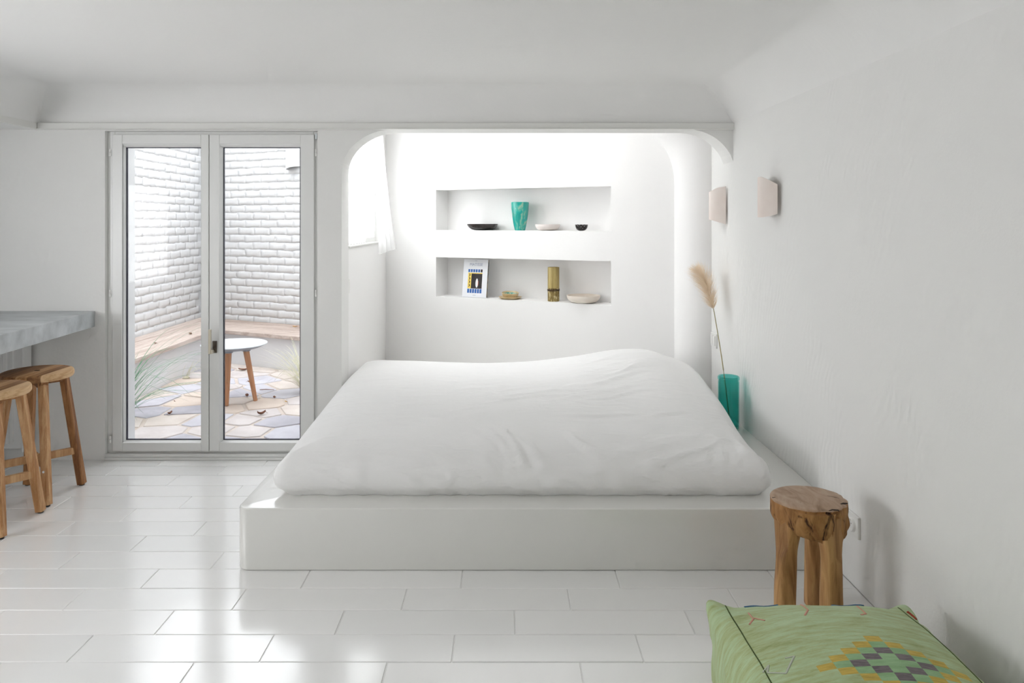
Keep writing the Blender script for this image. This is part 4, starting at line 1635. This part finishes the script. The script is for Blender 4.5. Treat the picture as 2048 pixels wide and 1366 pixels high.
ZB0 = 0.30
wl = structure('wall_yard_left', MB().box((XY - 0.2, YB, -0.1), (XY - 0.001, 8.1, WH)), 'mortar_paint', 'white painted brick side wall of the yard', 'wall')
brick_wall(wl, (XY, YB), (0, 1), yback(XY) - YB, ZB0, WH, PI / 2, lambda p: p.y > 6.1 and p.z < 2.35)
Lb = (-1.0 - XY) / tx2
c0 = Vector((XY, yback(XY), 0))
m = MB().obox(c0 + Vector((nx2, ny2, 0)) * 0.001 - Vector((tx2, ty2, 0)) * 0.1 + Vector((0, 0, -0.1)), Vector((tx2, ty2, 0)) * (Lb + 0.2), Vector((nx2, ny2, 0)) * 0.2, (0, 0, WH + 0.1))
wb = structure('wall_yard_back', m, 'mortar_paint', 'white painted brick end wall of the yard', 'wall')
brick_wall(wb, c0, (tx2, ty2), Lb, ZB0, WH, -TH2, lambda p: p.x < -1.75 and p.z < 2.35)
structure('wall_yard_right', MB().box((-1.16, YB, -0.1), (-1.12, 6.85, wZ0)).box((-1.16, 5.56, wZ0), (-1.12, 6.85, WH)).box((-1.16, YB, 2.2), (-1.12, 5.56, WH)),
          'render_white', 'white rendered yard wall beneath the alcove window', 'wall')

# L-shaped bench
BZ = 0.33
bench = thing('garden_bench', (-3.2, 6.9, 0), 'L-shaped built-in bench of weathered planks along the yard walls', 'bench')
fbx = -2.90                                   # front of the long left base
bd = 0.58


def off_back(x, d):
    """point d in front of the slanting end wall at wall position x"""
    return (x - nx2 * d, yback(x) - ny2 * d)


# base outline: inner corner where the left front meets the back front
k1 = off_back(-3.0, bd)
sl = ty2 / tx2
ycorn = k1[1] + sl * (fbx - k1[0])
e1 = off_back(-0.9, bd)
bo = [(XY, YB + 0.03), (fbx, YB + 0.03), (fbx, ycorn), (-1.17, k1[1] + sl * (-1.17 - k1[0])), (-1.17, yback(-1.17) - 0.006), (XY, yback(XY) - 0.006)]
obj('bench_base', MB().prism(bo, -0.02, BZ - 0.035, 'XY'), 'render_white', bench)
nP = 4
pw = (fbx + 0.06 - (XY + 0.015)) / nP
for i in range(nP):
    x0 = XY + 0.015 + i * pw
    x1 = x0 + pw - 0.006
    # mitred ends along the corner diagonal
    def ym(x):
        f_ = (x - XY) / (fbx + 0.06 - XY)
        ya = yback(XY) - 0.02
        yb_ = k1[1] + sl * (fbx + 0.06 - k1[0]) - 0.055
        return ya + (yb_ - ya) * f_
    dz = rb.uniform(-0.004, 0.004)
    m = MB().prism([(x0, YB + 0.04), (x1, YB + 0.04), (x1, ym(x1)), (x0, ym(x0))], BZ - 0.035, BZ + dz, 'XY')
    obj('plank', m, 'bench_plank', bench, bevel=0.005)
for i in range(nP):
    d1 = 0.015 + i * (bd + 0.045) / nP
    d2 = d1 + (bd + 0.045) / nP - 0.006

    def pt(x_end, d):
        base_ = Vector((XY, yback(XY)))
        # distance along wall where the mitre starts
        f_ = (d - 0.0) / (bd + 0.06)
        xs_ = XY + 0.02 + f_ * (fbx + 0.07 - XY)
        ys_ = yback(XY) - 0.02 + ((k1[1] + sl * (fbx + 0.06 - k1[0]) - 0.055) - (yback(XY) - 0.02)) * f_
        return (xs_, ys_)
    a, b = pt(0, d1), pt(0, d2)
    # slide the start point onto the offset line
    def on_line(d, x):
        q = off_back(-3.0, d)
        return (x, q[1] + sl * (x - q[0]))
    a = on_line(d1, a[0] + 0.004)
    b = on_line(d2, b[0] + 0.004)
    c_ = on_line(d2, -1.175)
    e_ = on_line(d1, -1.175)
    dz = rb.uniform(-0.004, 0.004)
    obj('plank', MB().prism([b, c_, e_, a], BZ - 0.035, BZ + dz, 'XY'), 'bench_plank_across', bench, bevel=0.005)

# crazy paving: irregular polygons from nearest-point cells
def clip(poly, px_, py_, nx__, ny__):
    """keep the side of the line where (p - P).n <= 0"""
    res = []
    for i in range(len(poly)):
        a, b = poly[i], poly[(i + 1) % len(poly)]
        da = (a[0] - px_) * nx__ + (a[1] - py_) * ny__
        db = (b[0] - px_) * nx__ + (b[1] - py_) * ny__
        if da <= 0:
            res.append(a)
        if (da < 0 < db) or (db < 0 < da):
            f_ = da / (da - db)
            res.append((a[0] + (b[0] - a[0]) * f_, a[1] + (b[1] - a[1]) * f_))
    return res


rp = random.Random(21)
seeds = []
yy_ = YB - 0.1
while yy_ < 7.0:
    xx_ = fbx + 0.1 + rp.uniform(0, 0.15)
    while xx_ < -1.1:
        seeds.append((xx_ + rp.uniform(-0.11, 0.11), yy_ + rp.uniform(-0.09, 0.09)))
        xx_ += 0.31
    yy_ += 0.25
for i, s in enumerate(seeds):
    poly = [(fbx + 0.005, YB + 0.062), (-1.165, YB + 0.062), (-1.165, k1[1] + sl * (-1.165 - k1[0]) - 0.006), (fbx + 0.005, ycorn - 0.006)]
    for j, q in enumerate(seeds):
        if i != j and math.hypot(s[0] - q[0], s[1] - q[1]) < 1.2:
            dx_, dy_ = q[0] - s[0], q[1] - s[1]
            L_ = math.hypot(dx_, dy_)
            poly = clip(poly, (s[0] + q[0]) / 2 - dx_ / L_ * 0.013, (s[1] + q[1]) / 2 - dy_ / L_ * 0.013, dx_ / L_, dy_ / L_)
            if len(poly) < 3:
                break
    if len(poly) < 3:
        continue
    ar = abs(sum(poly[k][0] * poly[(k + 1) % len(poly)][1] - poly[(k + 1) % len(poly)][0] * poly[k][1] for k in range(len(poly)))) / 2
    if ar < 0.004:
        continue
    zt_ = rp.uniform(-0.003, 0.003)
    obj('flagstone', MB().prism(poly, -0.02, zt_ * 0.7, 'XY'), STONES[rp.choice((0, 0, 1, 1, 2, 3, 4))], yard, bevel=0.004, bseg=1)

# little round yard table
tc_ = (-2.085, 5.47)
tb = thing('yard_table', (tc_[0], tc_[1], 0.003), 'small round pale side table with three wooden legs in the yard', 'table')
TZ, TR = 0.452, 0.243
obj('table_top', MB().lathe([(0, TZ - 0.004), (TR - 0.012, TZ - 0.004), (TR - 0.006, TZ), (TR, TZ - 0.003), (TR, TZ - 0.008), (TR - 0.03, TZ - 0.009), (0, TZ - 0.009)][::-1], 56), 'table_top_white', tb, local=True, smooth='auto')
obj('table_underside', MB().lathe([(TR - 0.002, TZ - 0.0085), (TR - 0.05, TZ - 0.032), (TR - 0.12, TZ - 0.046), (0, TZ - 0.05)][::-1], 56), 'table_grey', tb, local=True, smooth='auto')
for (fu, fv) in ((452, 812), (512, 801)):
    pass
feet = [floor_at(453, 812, 0) - Vector((tc_[0], tc_[1], 0)), floor_at(511, 802, 0) - Vector((tc_[0], tc_[1], 0)), Vector((-0.20, 0.10, 0))]
heads = [Vector((-0.012, -0.085, 0)), Vector((0.092, -0.005, 0)), Vector((-0.09, 0.05, 0))]
for f3, h3 in zip(feet, heads):
    f3 = Vector((f3.x, f3.y, 0.0))
    h3 = Vector((h3.x, h3.y, TZ - 0.055))
    lg = obj('leg', MB().tube([f3, f3.lerp(h3, 0.5), h3], [0.0155, 0.020, 0.023], 16), 'table_leg', tb, local=True, smooth='auto')
    obj('leg_socket', MB().tube([h3 - Vector((0, 0, 0.004)), h3 + Vector((0, 0, 0.012))], 0.033, 16), 'table_grey', lg, local=True, smooth='auto')

# grasses
def blade(m, root, az, lean_, L_, droop, wd):
    p = Vector(root)
    d = Vector((math.cos(az) * lean_, math.sin(az) * lean_, 1.0)).normalized()
    n_ = 9
    pts_ = [p.copy()]
    for i in range(n_):
        p = p + d * (L_ / n_)
        d = (d + Vector((math.cos(az) * 0.5, math.sin(az) * 0.5, -1)) * (droop * (0.4 + i / n_) / n_)).normalized()
        if p.z < 0.01:
            p.z = 0.01
        p.y = max(p.y, -0.5)
        pts_.append(p.copy())
    sd = Vector((-math.sin(az), math.cos(az), 0))
    vs, fs = [], []
    for i, q in enumerate(pts_):
        w__ = wd * (1 - (i / n_) ** 2 * 0.95)
        vs += [q - sd * w__, q + sd * w__ + Vector((0, 0, 0.0006))]
    for i in range(n_):
        fs.append((2 * i, 2 * i + 1, 2 * i + 3, 2 * i + 2))
    return m.add(vs, fs)


rgx = random.Random(9)


def tuft(name, root, n_, label, mat_, azc, azs, Lr, droop, wd):
    t_ = thing(name, root, label, 'grass')
    obj('crown', MB().lathe([(0, 0), (0.032, 0), (0.022, 0.012), (0, 0.018)], 12), mat_, t_, local=True, smooth=True)
    for i in range(n_):
        b = blade(MB(), (rgx.uniform(-0.03, 0.03), rgx.uniform(-0.03, 0.03), 0.015), azc + rgx.uniform(-azs, azs), rgx.uniform(0.25, 1.3), rgx.uniform(*Lr), rgx.uniform(*droop), wd * rgx.uniform(0.7, 1.2))
        obj('blade', b, mat_, t_, local=True, recalc=False)
    return t_


tuft('grass_tuft', (-2.68, 4.92, 0.004), 64, 'green tuft of long arching grass at the left edge of the door glass', 'grass_green', 0.25, 1.45, (0.45, 1.0), (0.9, 2.6), 0.0029)
tuft('grass_tuft', (-2.99 + 0.16, 6.3, 0.004), 14, 'small dry grass tuft at the foot of the side bench', 'grass_dry', 0.0, 1.4, (0.2, 0.42), (1.0, 2.4), 0.0022)
tuft('grass_tuft', (-1.60, 5.72, 0.004), 70, 'pale dry grass tuft at the right edge of the door glass', 'grass_dry', PI - 0.6, 0.95, (0.36, 0.78), (1.0, 2.8), 0.0033)

# fallen leaves
def leaf_mesh(L_, W_, curl):
    m = MB()
    n_ = 7
    for i in range(n_ + 1):
        f_ = i / n_
        w__ = W_ * math.sin(PI * (0.06 + 0.9 * f_)) ** 0.8
        x = (f_ - 0.5) * L_
        zc = curl * (2 * f_ - 1) ** 2 * 0.5
        m.v += [Vector((x, -w__, zc + curl * 0.5 + 0.001)), Vector((x, 0, zc + 0.001)), Vector((x, w__, zc + curl * 0.45 + 0.001))]
    for i in range(n_):
        a = i * 3
        m.f += [(a, a + 3, a + 4, a + 1), (a + 1, a + 4, a + 5, a + 2)]
    m.tube([(L_ * 0.5, 0, curl * 0.5 + 0.001), (L_ * 0.75, 0.004, 0.002)], 0.0012, 5)
    return m


for i, (u, v, z, L_, curl, mt, lb) in enumerate((
        (340, 828, 0.004, 0.045, 0.02, 'dead_leaf', 'curled brown leaf on the paving in the left door pane'),
        (349, 803, 0.004, 0.02, 0.006, 'dead_leaf', 'tiny brown leaf on the paving behind the green grass'),
        (494, 793, 0.004, 0.055, 0.022, 'dead_leaf', 'dark curled leaf between the legs of the yard table'),
        (523, 829, 0.004, 0.06, 0.03, 'dead_leaf', 'large upturned leaf in front of the yard table'),
        (549, 796, 0.004, 0.045, 0.014, 'dead_leaf', 'reddish leaf right of the yard table'),
        (500, 765, 0.004, 0.05, 0.015, 'dead_leaf', 'brown leaf behind the right leg of the yard table'),
        (487, 740, 0.004, 0.09, 0.02, 'dead_leaf', 'long brown leaf at the foot of the end bench'),
        (572, 804, 0.004, 0.03, 0.008, 'yellow_leaf', 'small yellow leaf near the dry grass'),
        (381, 668, BZ + 0.005, 0.06, 0.012, 'dead_leaf', 'brown leaf lying on the side bench planks'),
        (590, 654, BZ + 0.005, 0.05, 0.012, 'yellow_leaf', 'yellow leaf lying on the end bench planks'),
        (310, 687, BZ + 0.005, 0.04, 0.01, 'dead_leaf', 'small brown leaf near the bench wall'))):
    p = floor_at(u, v, z)
    o = obj('dry_leaf', leaf_mesh(L_, L_ * 0.26, curl), mt, smooth=True, recalc=False)
    o.location = p
    o.rotation_euler = (0, 0, rgx.uniform(0, 6.28))
    tag(o, lb, 'leaf', 'fallen leaves in the yard')
p = floor_at(534, 780, 0.006)
o = obj('twig', MB().tube([(-0.06, 0, 0.002), (-0.01, 0.006, 0.004), (0.06, -0.003, 0.003)], [0.003, 0.0035, 0.002], 6), 'dead_leaf', smooth=True)
o.location = p
tag(o, 'thin dry twig lying on the paving beside the table', 'twig')

# vent hood on the end wall
vx = -2.18
vy = yback(vx)
vh = thing('vent_hood', (vx, vy, 1.93), 'white half-round vent hood high on the yard end wall', 'vent')
m = MB()
rV, nV = 0.085, 14
for side in (0, 1):
    r_ = rV - 0.006 * side
    for k in range(6):
        z = 0.30 * k / 5
        for i in range(nV + 1):
            a = PI * i / nV
            lx_, ly_ = -r_ * math.cos(a), r_ * 1.3 * math.sin(a)
            zz_ = z + (0.035 * (lx_ / rV + 1) * 0.5 if k == 0 else 0)
            m.v.append(Vector((tx2 * lx_ - nx2 * (ly_ - 0.005), ty2 * lx_ - ny2 * (ly_ - 0.005), zz_)))
S_ = 6 * (nV + 1)
for side in (0, 1):
    for k in range(5):
        for i in range(nV):
            a = side * S_ + k * (nV + 1) + i
            m.f.append((a, a + 1, a + nV + 2, a + nV + 1))
for i in range(nV):
    for k in (0, 5):
        a = k * (nV + 1) + i
        m.f.append((a, a + 1, a + 1 + S_, a + S_))
obj('hood_shell', m, 'brick_paint', vh, local=True, smooth='auto')
obj('hood_cap', MB().prism([(tx2 * -rV * math.cos(PI * i / nV) - nx2 * (rV * 1.3 * math.sin(PI * i / nV) - 0.005),
                             ty2 * -rV * math.cos(PI * i / nV) - ny2 * (rV * 1.3 * math.sin(PI * i / nV) - 0.005)) for i in range(nV + 1)], 0.30, 0.306, 'XY'), 'brick_paint', vh, local=True)
